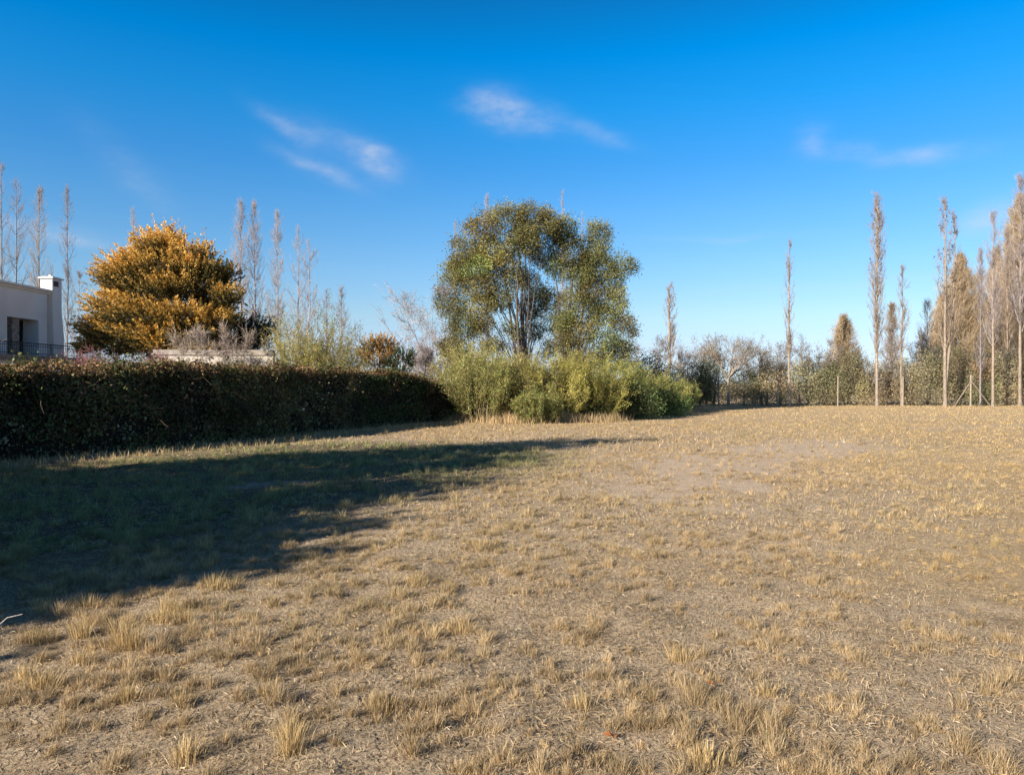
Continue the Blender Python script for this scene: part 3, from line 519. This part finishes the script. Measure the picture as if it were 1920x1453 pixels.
willow(1035, 662, 31.7, 130, 'rounded yellow green willow bush under the twin evergreen trunks', 110, YG)
willow(1105, 672, 32.7, 120, 'bright yellow green willow bush in the middle of the thicket', 105, YG + GR[2:3])
willow(1165, 680, 35, 110, 'green willow bush behind the glossy laurel', 90, YG + GR)
willow(1228, 700, 38.5, 100, 'low yellow green willow bush at the right end of the thicket', 80, YG + GR + YO)
willow(1275, 712, 41, 70, 'smallest olive willow bush, tapering down to the fence corner', 55, YO + GR)
willow(1010, 730, 29.9, 110, 'short mixed green scrub at the front foot of the thicket', 60, YO + GR)
def laurel(px, py, rx, ry, Yd, label, nl, cols): 
    return evergreen(px, Yd, [(px, py, rx * .6, ry * .75), (px - rx * .55, py + ry * .25, rx * .45, ry * .6), (px + rx * .55, py + ry * .3, rx * .45, ry * .6), (px, py + ry * .45, rx * .8, ry * .5, .7)], label, nl, cols, r0=.04, size=.10, name='laurel_bush', cat='bush', asp=.5, lo=.3, per=8, cr=.16, mat_=M_gloss, z0=.05, group='glossy laurel bushes')
LA = [(.075, .12, .035), (.11, .16, .05), (.16, .19, .07), (.04, .07, .02)]
laurel(1185, 745, 62, 48, 33.2, 'glossy dark green laurel bush low in front of the bright willow', 7000, LA)
laurel(1118, 755, 40, 32, 32.2, 'pale leaved laurel bush just left of the darkest one', 4200, LA + [(.2, .2, .09)])
laurel(1245, 748, 52, 38, 36, 'glossy laurel bush whose branches reach toward the fence corner', 5200, LA)
for k_ in range(1):
    g = Geo()
    n_ = 5200; px_ = rng.uniform(835, 1330, n_); yb = np.interp(px_, [835, 960, 1150, 1330], [31.5, 29.8, 31.5, 43]); yy = yb + rng.standard_normal(n_) * .5; xx = ax(px_, yb)
    blades(g, xx, yy, rng.standard_normal((n_, 2)).clip(-1, 1) * .35, rng.uniform(.12, .5, n_) * (.6 + .8 * vn(xx, yy, 1.3, 31)), np.full(n_, .014), pal(n_, GOLD + STRAW + [(.35, .22, .14)]))
    n_ = 4200; s = rng.uniform(0, HL, n_); p, t_, _ = path_interp(HP, s); of = rng.uniform(.0, 1.7, n_); xx = p[:, 0] + t_[:, 1] * of; yy = p[:, 1] - t_[:, 0] * of
    blades(g, xx, yy, rng.standard_normal((n_, 2)).clip(-1, 1) * .35, rng.uniform(.05, .22, n_), np.full(n_, .012), pal(n_, OLIVE[:2] + STRAW + GOLD))
    tag(g.build('tall_grass', M_grass), kind='stuff')

# --- poplars, left to centre, far behind the house
V = lambda q: np.interp(q, [0, .1, .3, .75, 1], [.3, .6, .95, .9, .25])
poplar(4, 308, 66, 62, 'tallest bare poplar, cut by the left edge above the house roof', BK_GREY, 1.3, .2, start=.25, twin=1)
poplar(75, 352, 70, 46, 'bare poplar right behind the house chimney', BK_TAN, 1.3, .16, start=.25)
poplar(126, 350, 70, 28, 'slender bare poplar between the chimney and the golden cypress', BK_GREY, .9, .15, start=.2)
poplar(150, 512, 64, 42, 'short wispy bare poplar against the left side of the golden cypress', BK_GREY, .6, .1, start=.1)
poplar(250, 392, 78, 26, 'faint bare poplar tip showing over the left shoulder of the golden cypress', BK_PINK, .8, .14)
poplar(336, 412, 78, 18, 'bare poplar tip just over the peak of the golden cypress', BK_PINK, .5, .12)
poplar(452, 378, 68, 40, 'left one of the joined pair of pinkish bare poplars right of the golden cypress', BK_PINK, 1.4, .17, start=.2)
poplar(477, 380, 68.5, 38, 'right one of the joined pair of pinkish bare poplars right of the golden cypress', BK_PINK, 1.4, .17, start=.2)
poplar(520, 396, 69, 32, 'single straight pinkish bare poplar, tall, between the joined pair and the bushes', BK_PINK, 1.2, .15, start=.2)
poplar(560, 428, 68, 44, 'forked bare poplar rising behind the feathery yellow bushes', BK_PINK, 1.3, .15, start=.2, twin=1)
poplar(502, 540, 60, 30, 'short bare poplar at the foot of the tall straight one', BK_PINK, .5, .08)
poplar(613, 542, 60, 22, 'small thin bare poplar above the feathery bushes, left of two', BK_GREY, .5, .08)
poplar(641, 540, 60, 34, 'small bare poplar above the feathery bushes, right and bushier of two', BK_GREY, .8, .09)
poplar(674, 598, 60, 12, 'tiny crooked bare poplar alone left of the small tan conifer', BK_GREY, .25, .05, lean=-.06)
poplar(913, 366, 75, 22, 'bare poplar tip over the top left of the round evergreen', BK_PINK, .8, .14)
poplar(855, 416, 75, 18, 'bare poplar tip left of the round evergreen shoulder', BK_PINK, .7, .13)
poplar(1054, 360, 75, 26, 'bare poplar tip standing over the gap of the two evergreens', BK_PINK, 1.0, .15)
poplar(1091, 396, 75, 14, 'faintest bare poplar tip, right of the gap of the two evergreens', BK_PINK, .5, .12)
# --- the row along the fence on the right
G2 = 'poplars along the right fence'
poplar(1255, 532, 55, 34, 'stubby bare poplar with a thick brown trunk right of the evergreens', BK_TAN, .7, .26, group=G2, start=.3, twr=1.3, full=V)
poplar(1481, 452, 51, 20, 'pencil thin bare poplar near the middle of the right fence', BK_TAN, .7, .15, group=G2, start=.28, tpale=BK_PALE, twr=1.2, full=V)
poplar(1644, 362, 51.3, 36, 'tall slender pinkish bare poplar standing clear at the right fence', BK_TAN, 1.5, .19, group=G2, start=.22, catkins=60, twr=1.25, tpale=BK_PALE, full=V)
poplar(1691, 500, 52, 26, 'thin mid height bare poplar just right of the tall slender one', BK_TAN, .6, .12, group=G2, start=.3, twr=1.1, tpale=BK_PALE)
poplar(1772, 372, 51, 48, 'tall bare poplar with dark seed clusters at its tips and a pale trunk', BK_TAN, 1.1, .22, group=G2, start=.25, catkins=130, twin=1, twr=1.2, tpale=BK_PALE, full=V)
poplar(1838, 512, 52, 22, 'thin grey bare poplar behind the braced fence post', BK_GREY, .7, .12, group=G2, start=.25)
poplar(1862, 400, 50.5, 44, 'pale trunked bare poplar between the braced post and the photo edge', BK_PINK, 1.0, .17, group=G2, start=.3, tpale=BK_PALE, full=V)
poplar(1913, 332, 52, 50, 'highest bare poplar of the right row, at the right photo edge', BK_PINK, 1.3, .2, group=G2, start=.3, catkins=80, tpale=BK_PALE)
FULL = lambda q: np.interp(q, [0, .12, .35, .6, .82, .94, 1], [.8, 1, .95, .72, .42, .2, .03])
def broad(*a, **k): return poplar(*a, bark=k.pop('bark', BK_GOLD), start=.03, full=FULL, group='broad brown poplars', reach=.30, **k)
poplar(1888, 436, 55, 34, 'slim grey bare poplar wedged between the last two pale trunks', BK_TAN, 1.2, .13, group=G2, start=.12)
poplar(1738, 566, 57, 34, 'short feathery grey poplar left of the wide pointed brown one', BK_TAN, 1.2, .1, group=G2, start=.1)
broad(1582, 598, 57, 84, 'small cone shaped brown poplar with a dense twiggy crown', dens=5, tr=.16, leafy=4500, twr=1.6)
broad(1672, 575, 60, 54, 'grey brown dense poplar behind the tall slender one', dens=2.2, tr=.16, bark=BK_TAN, leafy=500, twr=1.3)
broad(1800, 484, 60, 136, 'wide pointed golden brown poplar behind the seed tipped one', dens=11, tr=.22, leafy=9000, twr=1.6)
broad(1838, 468, 68, 46, 'purplish grey vase shaped poplar in the gap left of the biggest brown one', dens=2.0, tr=.16, bark=BK_PINK, twr=1.2)
broad(1912, 372, 58, 160, 'biggest golden brown poplar, dense and filling the right photo edge', dens=13, tr=.25, leafy=12000, twr=1.6)
broad(1765, 560, 62, 70, 'half hidden brown poplar at the left foot of the wide pointed one', dens=5, tr=.16, leafy=3500, twr=1.5)
broad(1868, 470, 63, 84, 'pale straw coloured plume poplar behind the pale trunked one', dens=6, tr=.15, leafy=4500, twr=1.5, bark=BK_TAN)
broad(1945, 380, 60, 150, 'tall straw coloured poplar plume rising at the very edge of the photo', dens=9, tr=.2, leafy=6000, twr=1.6)
broad(1990, 450, 57, 110, 'golden brown poplar just outside the right photo edge', dens=2.5, tr=.22, leafy=1500, twr=1.6)

# --- pollarded scrub trees and the overgrown hedge behind the fence
G3 = 'scrubby bare trees behind the right fence'
LG = [(.18, .18, .11), (.25, .22, .14), (.14, .15, .09), (.29, .23, .15)]
def scrub(px, top, Yd, w, label, bark, **k): return bare_tree(px, top, Yd, w, label, bark, group=G3, name='scrub_tree', cat='scrub tree', **k)
scrub(1215, 640, 50, 60, 'dark bare scrub tree hugging the right side of the evergreens', BK_GREY, lichen=1800, nst=5, n1=14, lcol=LG)
scrub(1282, 645, 52, 66, 'dark wiry scrub tree right of the stubby poplar', BK_GREY, lichen=900, nst=5, n1=12, lcol=LG)
scrub(1325, 640, 55, 60, 'greyish scrub tree over the dark corner of the fence', BK_TAN, lichen=1500, nst=4, n1=12, lcol=LG)
scrub(1366, 626, 52, 96, 'pollarded bare tree with pale fanning branches, widest of the scrub', BK_PALE, nst=7, n1=10, tr=.07, trunk_h=1.9, spread=.8, lichen=1800, lcol=LG)
scrub(1428, 636, 54, 74, 'twisted grey scrub tree between the pale pollard and the pencil thin poplar', BK_TAN, nst=5, n1=12, lichen=2600, lcol=LG)
scrub(1462, 645, 55, 50, 'bushy scrub tree directly left of the pencil thin poplar', BK_GREY, nst=5, n1=12, lichen=2600, lcol=LG)
scrub(1516, 632, 54, 74, 'spreading scrub tree right of the pencil thin poplar', BK_GREY, nst=5, n1=13, lichen=2600, lcol=LG)
scrub(1548, 645, 55, 50, 'scrub tree tucked against the left side of the small cone shaped poplar', BK_TAN, nst=4, n1=12, lichen=2600, lcol=LG)
scrub(1620, 650, 55, 50, 'scrub tree between the cone shaped poplar and the tall slender one', BK_GREY, nst=4, n1=12, lichen=2600, lcol=LG)
scrub(1712, 628, 55, 66, 'dark topped scrub tree right of the thin mid height poplar', BK_GREY, nst=5, n1=12, lichen=1900, lcol=LG)
scrub(1742, 640, 54, 66, 'dense scrub tree left of the seed tipped poplar', BK_GREY, nst=5, n1=13, lichen=3800, lcol=[(.08, .095, .035), (.12, .12, .05)])
scrub(1845, 645, 55, 70, 'green tinged scrub tree above the braced post', BK_GREY, nst=5, n1=13, lichen=3200, lcol=[(.08, .095, .035), (.12, .12, .05)])
G4 = 'overgrown shrubs behind the right fence'
BR = [(.36, .30, .18), (.27, .25, .14), (.44, .35, .22), (.20, .20, .11), (.33, .26, .18)]
DG = [(.11, .125, .06), (.15, .16, .08), (.08, .10, .05), (.20, .18, .10)]
def shrub(px, top, w, label, cols, nl=5200, Yd=53.):
    top -= 10; nl = int(nl * 1.35); h_ = 765 - top; return evergreen(px, Yd, [(px, top + h_ * .35, w * .42, h_ * .36, .8), (px - w * .3, top + h_ * .55, w * .32, h_ * .36, .8), (px + w * .32, top + h_ * .5, w * .32, h_ * .4, .8), (px, top + h_ * .76, w * .6, h_ * .26, .7), (px + w * .12, top + h_ * .12, w * .2, h_ * .16, .8)],
        label, nl, cols, r0=.05, bark=(.16, .13, .11), size=.11, name='shrub', cat='shrub', asp=.5, lo=.25, per=9, cr=.17, z0=.05, group=G4)
for a in [(1205, 672, 80, 'dark green shrub filling the gap right of the evergreen feet', DG, 5000, 46.), (1255, 690, 76, 'brownish shrub round the foot of the stubby poplar', BR, 4200, 50.), (1312, 690, 56, 'dark shrub at the inner corner of the fence', DG, 4500, 46.), (1338, 672, 60, 'tall blue green shrub left of the pale pollard', DG, 5200, 54.),
          (1395, 700, 74, 'dull green shrub under the pale pollard', BR + DG, 5200, 53.), (1438, 692, 64, 'brown leaved shrub between the first two slim fence posts', BR, 5000, 53.), (1500, 690, 74, 'brown leaved shrub at the foot of the pencil thin poplar', BR, 5600, 53.), (1548, 690, 66, 'tan green shrub left of the cone shaped poplar', BR + DG, 5200, 53.),
          (1590, 668, 84, 'dark green shrub low in front of the cone shaped poplar', DG + BR, 6500, 53.5), (1640, 690, 60, 'thin brown shrub behind the tall slender poplar trunk', BR, 4600, 53.), (1690, 682, 72, 'ochre green shrub behind the thin mid height poplar', BR, 5600, 53.), (1735, 672, 76, 'yellowish green shrub left of the seed tipped poplar trunk', BR + [(.16, .17, .06)], 6000, 53.),
          (1790, 660, 84, 'brown green shrub between the seed tipped poplar and the braced post', BR + DG, 6800, 53.5), (1838, 665, 66, 'dark leaved shrub straight behind the braced post', DG + BR, 5600, 53.), (1885, 668, 76, 'brown shrub between the two last pale trunks', BR, 6000, 53.), (1935, 665, 80, 'brown shrub at the extreme right end of the fence', BR, 5000, 53.), (1990, 665, 80, 'brown shrub beyond the right photo edge', BR, 3000, 53.)]:
    shrub(*a[:5], nl=a[5], Yd=a[6])

# --- bare shrubs above the hedge on the left
bare_tree(375, 590, 29.2, 84, 'bare pale twiggy shrub in front of the golden cypress trunk', (.33, .27, .22), nst=6, n1=11, tr=.022, spread=.9, name='bare_shrub', cat='bare shrub', group='bare shrubs above the hedge')
bare_tree(452, 600, 29.4, 76, 'bare grey bushy shrub over the white wall beside the dark low conifer', (.25, .20, .18), nst=6, n1=8, tr=.022, spread=.9, name='bare_shrub', cat='bare shrub', group='bare shrubs above the hedge')
bare_tree(238, 645, 28, 110, 'low bare purplish shrub at the left end of the white garden wall', (.20, .10, .105), nst=34, n1=10, tr=.014, spread=1.25, name='bare_shrub', cat='bare shrub', group='bare shrubs above the hedge')
bare_tree(-30, 535, 27, 230, 'pale bare tree whose branches cross the house from the left edge', (.50, .46, .42), nst=7, n1=3, tr=.022, spread=1.3, twig=.7)
bare_tree(786, 648, 34, 36, 'tiny bare round headed tree just left of the fanning pinkish one', BK_PINK, nst=5, n1=8, tr=.03, trunk_h=1.9, spread=.8)

# ------------------------------------------------------------------ house
hx = -24.4
ho = thing('house', (hx - 3, 35, 0), 'white flat roofed house with a dark recessed balcony door, behind the hedge at the left', 'house')
g = Geo(); y0, y1, z0, z1 = 36.1, 38.5, 2.9, 4.82
box(g, hx - 7, hx, 28, y0, 0, 6.25); box(g, hx - 7, hx, y1, 39.2, 0, 6.25); box(g, hx - .9, hx, y0, y1, z1, 6.25); box(g, hx - 7, hx - .9, y0, y1, 0, 6.25); box(g, hx - .9, hx, y0, y1, 0, z0)
g.build('wall', M_plaster, ho)
g = Geo(); box(g, hx - 7.1, hx + .10, 27.9, 39.3, 6.253, 6.36); box(g, hx - 7.2, hx + .24, 27.8, 39.44, 6.363, 6.47); g.build('cornice', M_plaster, ho)
g = Geo(); box(g, hx - 6.8, hx - .2, 28.2, 39.0, 6.473, 6.5); g.build('roof', M_terr, ho)
g = Geo()
for (a_, b_) in ((36.1, 36.2), (36.72, 36.82), (37.72, 37.86), (38.40, 38.5)): box(g, hx - .88, hx - .80, a_, b_, z0, z1 - .1)
box(g, hx - .88, hx - .80, 36.1, 38.5, z1 - .1, z1 - .003); fr = g.build('door_frame', M_dark, ho)
g = Geo(); box(g, hx - .897, hx - .87, 36.2, 38.4, z0, z1 - .1); g.build('glass', M_glass, fr)
g = Geo(); box(g, hx - .55, hx - .2, 36.75, 37.30, z0 + .002, z1 - .002); g.build('pillar', M_stone, ho)
# chimney
g = Geo(); cx0, cx1 = -24.93, -24.30
v = []
for z, e in ((0, .10), (4.0, .06), (5.4, .0), (7.12, 0)):
    v += [(cx0 - e, 39.5, z), (cx1 + e, 39.5, z), (cx1 + e, 40.32 + e * 1.5, z), (cx0 - e, 40.32 + e * 1.5, z)]
fs = [(4 * k_ + j, 4 * k_ + (j + 1) % 4, 4 * k_ + 4 + (j + 1) % 4, 4 * k_ + 4 + j) for k_ in range(3) for j in range(4)] + [(12, 13, 14, 15)]
g.add(v, np.array(fs), (.5, .5, .5)); ch = g.build('chimney', M_plaster, ho)
g = Geo(); box(g, cx0 - .08, cx1 + .08, 39.42, 40.42, 7.123, 7.2); box(g, cx0 + .02, cx1 - .02, 39.52, 40.3, 7.203, 7.24); box(g, cx0 + .25, cx0 + .36, 39.8, 39.92, 7.243, 7.36); g.build('chimney_cap', M_plaster, ch)
g = Geo(); box(g, cx1 + .003, cx1 + .02, 39.62, 40.02, 6.72, 7.0); g.build('vent', M_dark, ch)
# terrace, its parapet and railing
tx = -22.0
g = Geo(); box(g, hx + .003, tx, 27, 40.2, 2.62, 2.86); g.build('terrace', M_terr, ho)
g = Geo(); box(g, hx + .003, tx - .25, 27.2, 40.0, 0, 2.617); g.build('ground_floor_wall', M_plaster, ho)
g = Geo(); yy = np.arange(27.2, 40.2, .13)
Pb = np.stack([np.stack([np.full(len(yy), tx - .1), yy, np.full(len(yy), 2.86)], 1), np.stack([np.full(len(yy), tx - .1), yy, np.full(len(yy), 3.40)], 1)], 1); tubes(g, Pb, .0075, 4, (.03, .03, .03))
for z_, r_ in ((3.42, .022), (3.30, .012), (2.95, .012)): tubes(g, np.array([[[tx - .1, 27.1, z_], [tx - .1, 40.15, z_]]]), r_, 4, (.03, .03, .03))
yp = np.arange(27.2, 40.3, 2.15); tubes(g, np.stack([np.stack([np.full(len(yp), tx - .1), yp, np.full(len(yp), 2.86)], 1), np.stack([np.full(len(yp), tx - .1), yp, np.full(len(yp), 3.45)], 1)], 1), .022, 4, (.03, .03, .03))
g.build('railing', M_iron, ho)

# white garden wall
w0 = np.array([ax(290, 30.), 30.]); w1 = np.array([ax(514, 30.4), 30.4]); wd = (w1 - w0); wl = np.linalg.norm(wd); wd = wd / wl; wc = (w0 + w1) / 2
gw = thing('garden_wall', (wc[0], wc[1], 0), 'long low white plastered wall with a grey coping, above the hedge below the golden cypress', 'wall')
g = Geo(); obox(g, wc, wd, wl, .3, 0, 2.72); g.build('wall_face', M_whitewash, gw)
g = Geo(); obox(g, wc, wd, wl + .1, .42, 2.723, 2.78); obox(g, wc, wd, wl, .34, 2.783, 2.93); g.build('coping', M_coping, gw)

# ------------------------------------------------------------------ wire fence on the right
Yf = 50.2
fe = thing('wire_fence', (ax(1620, Yf), Yf, 0), 'wire mesh fence on slim pale posts along the far right edge of the field', 'fence')
posts = [1347, 1459, 1571, 1693, 1820, 1935, 2050]
for k_, p in enumerate(posts):
    h_ = 2.05 if p != 1820 else 2.15; g = Geo(); x = ax(p, Yf); tubes(g, np.array([[[x, Yf, -.1], [x + .01, Yf, h_]]]), .05 if p != 1820 else .065, 4, (.4, .35, .3), cap=True); g.build('post', M_post, fe)
for dx in (-1.15, 1.35):
    g = Geo(); x = ax(1820, Yf); tubes(g, np.array([[[x + dx, Yf - .05, 0], [x, Yf - .05, 1.75]]]), .028, 4, (.4, .35, .3), cap=True); g.build('brace', M_post, fe)
g = Geo(); xa, xb = ax(1325, Yf), ax(2060, Yf)
for z_ in np.linspace(.1, 1.95, 8): tubes(g, np.array([[[xa, Yf, z_], [xb, Yf, z_]]]), .0025, 3, (.3, .3, .3), 0)
xs = np.arange(xa, xb, .3); tubes(g, np.stack([np.stack([xs, xs * 0 + Yf, xs * 0 + .1], 1), np.stack([xs, xs * 0 + Yf, xs * 0 + 1.95], 1)], 1), .0018, 3, (.3, .3, .3), 0)
g.build('wire_mesh', M_wire, fe)

# ------------------------------------------------------------------ off-frame evergreens whose long shadow lies across the field
def uv(u, v): return SD[0] * u + SD[1] * v, SD[1] * u - SD[0] * v
def shade_tree(u, v, h, w, label, n_=9000, low=.25):
    x, y = uv(u, v); t_ = thing('evergreen_tree', (x, y, 0), label, 'evergreen tree', 'trees left of the photo')
    g = Geo(); tubes(g, grow(np.array([[x, y, -.1]]), np.array([[0, 0, 1.]]), np.array([h * .9]), 10, 0, .05), np.linspace(.16, .03, 10), 8, (.12, .1, .08)); g.build('trunk', M_bark, t_, smooth=True)
    cl = [(x, y, h * (low + .18), w, w, h * .2), (x, y, h * .62, w * .8, w * .8, h * .2), (x, y, h * .82, w * .78, w * .78, h * .18), (x + w * .4 * SD[1], y - w * .4 * SD[0], h * .5, w * .7, w * .7, h * .2), (x - w * .4 * SD[1], y + w * .4 * SD[0], h * .45, w * .7, w * .7, h * .2)]
    g = Geo(); C, u_, r, _, _ = shell(cl, n_, .1, 10, .22); leaves(g, C, .26, pal(len(C), DG), u_, asp=.6, lean=.9); g.build('crown', M_leaf, t_)
shade_tree(-8, -16.9, 4.9, 1.3, 'small dense evergreen beyond the tall one outside the left photo edge', low=.05)
shade_tree(-8, -14.2, 11.2, 2.0, 'tall dense evergreen outside the left photo edge', low=.12)
shade_tree(-8, -11.9, 8.5, 1.6, 'mid height dense evergreen outside the left photo edge', low=.1)
shade_tree(-8, -9.7, 6.9, 1.5, 'lower dense evergreen outside the left photo edge', low=.06)
shade_tree(-8, -7.9, 5.6, 1.4, 'short dense evergreen outside the left photo edge', low=.03)
shade_tree(-8, -5.7, 3.55, 1.0, 'dense low evergreen nearest the camera outside the left photo edge', low=.0)
shade_tree(-8, -6.9, 4.9, 1.2, 'shortest dense evergreen outside the left photo edge', low=.0)

# ------------------------------------------------------------------ small things lying on the ground
import bmesh
def pebble(px, py, r, label, m=M_peb, name='stone', cat='stone', fl=.55):
    Yp = EYE * F / (py - HZ); x = ax(px, Yp); bm = bmesh.new(); r *= .6; bmesh.ops.create_icosphere(bm, subdivisions=2, radius=r)
    for v in bm.verts: v.co *= 1 + .22 * (rng.random() - .5); v.co.z *= fl
    me = bpy.data.meshes.new(name); bm.to_mesh(me); bm.free(); me.materials.append(m); o = bpy.data.objects.new(name, me); COL.objects.link(o)
    o.location = (x, Yp, float(gz(x, Yp)) + r * fl * .55); o.rotation_euler = (0, 0, rng.random() * 6); tag(o, label, cat, 'pale stones in the grass' if cat == 'stone' else None); return o
for a in [(1438, 890, .05, 'pale stone lying on the bare soil track'), (1590, 888, .06, 'pale flat stone at the right rim of the bare soil track'), (1480, 1048, .03, 'small pale stone, left of two close ones in the open right field'), (1613, 1054, .035, 'small pale stone, right of two close ones in the open right field'),
          (1768, 1250, .018, 'small cream stone alone in the matted grass at the lower right'), (928, 1023, .025, 'white stone between tufts in the middle of the field'), (146, 1254, .022, 'cream stone just below the sunlit straw clumps at the left'), (927, 1213, .014, 'tiny cream stone near the lower centre'), (858, 848, .08, 'chalky stone lying at the tip of the long shadow')]:
    pebble(*a)
def leaf_on_ground(px, py, s, label, col):
    Yp = EYE * F / (py - HZ); x = ax(px, Yp); z = float(gz(x, Yp)) + .03; g = Geo(); a = np.linspace(0, np.pi, 7); w_ = np.sin(a) * s * .35; t_ = np.linspace(-s, s, 7)
    A = np.stack([x + t_, Yp + w_, z + .012 * np.sin(a * 2) + w_ * .5], 1); B_ = np.stack([x + t_, Yp - w_, z + .012 * np.sin(a * 2) + w_ * .35], 1); Cc = np.stack([x + t_, Yp + t_ * 0, z - .004 + t_ * 0], 1)
    i = np.arange(6)[:, None]; g.add(np.concatenate([A, Cc, B_]), [i + np.array([[0, 7, 8, 1]]), i + np.array([[7, 14, 15, 8]])], col); o = g.build('dead_leaf', M_leaf, origin=(x, Yp, z)); tag(o, label, 'dead leaf')
leaf_on_ground(1146, 1396, .03, 'curled orange dead leaf in the tufts at the lower centre', (.45, .17, .07))
leaf_on_ground(1335, 1288, .018, 'small rust coloured dead leaf right of the lower centre', (.42, .15, .05))
Yp = 4.7; xb_ = ax(2, Yp); z = float(gz(xb_, Yp)); g = Geo()
tubes(g, np.array([[[xb_ - .10, Yp - .06, z + .01], [xb_ - .02, Yp, z + .06], [xb_ + .02, Yp + .02, z + .10], [xb_ + .11, Yp + .03, z + .12]]]), np.array([.006, .005, .004, .002]), 5, (.5, .46, .42))
tubes(g, np.array([[[xb_ - .02, Yp, z + .06], [xb_ - .05, Yp + .02, z + .11], [xb_ - .06, Yp + .02, z + .15]]]), np.array([.004, .003, .002]), 5, (.5, .46, .42))
tag(g.build('dry_stick', M_bark, origin=(xb_, Yp, z)), 'pale forked dry stick at the left edge by the shadow', 'stick')
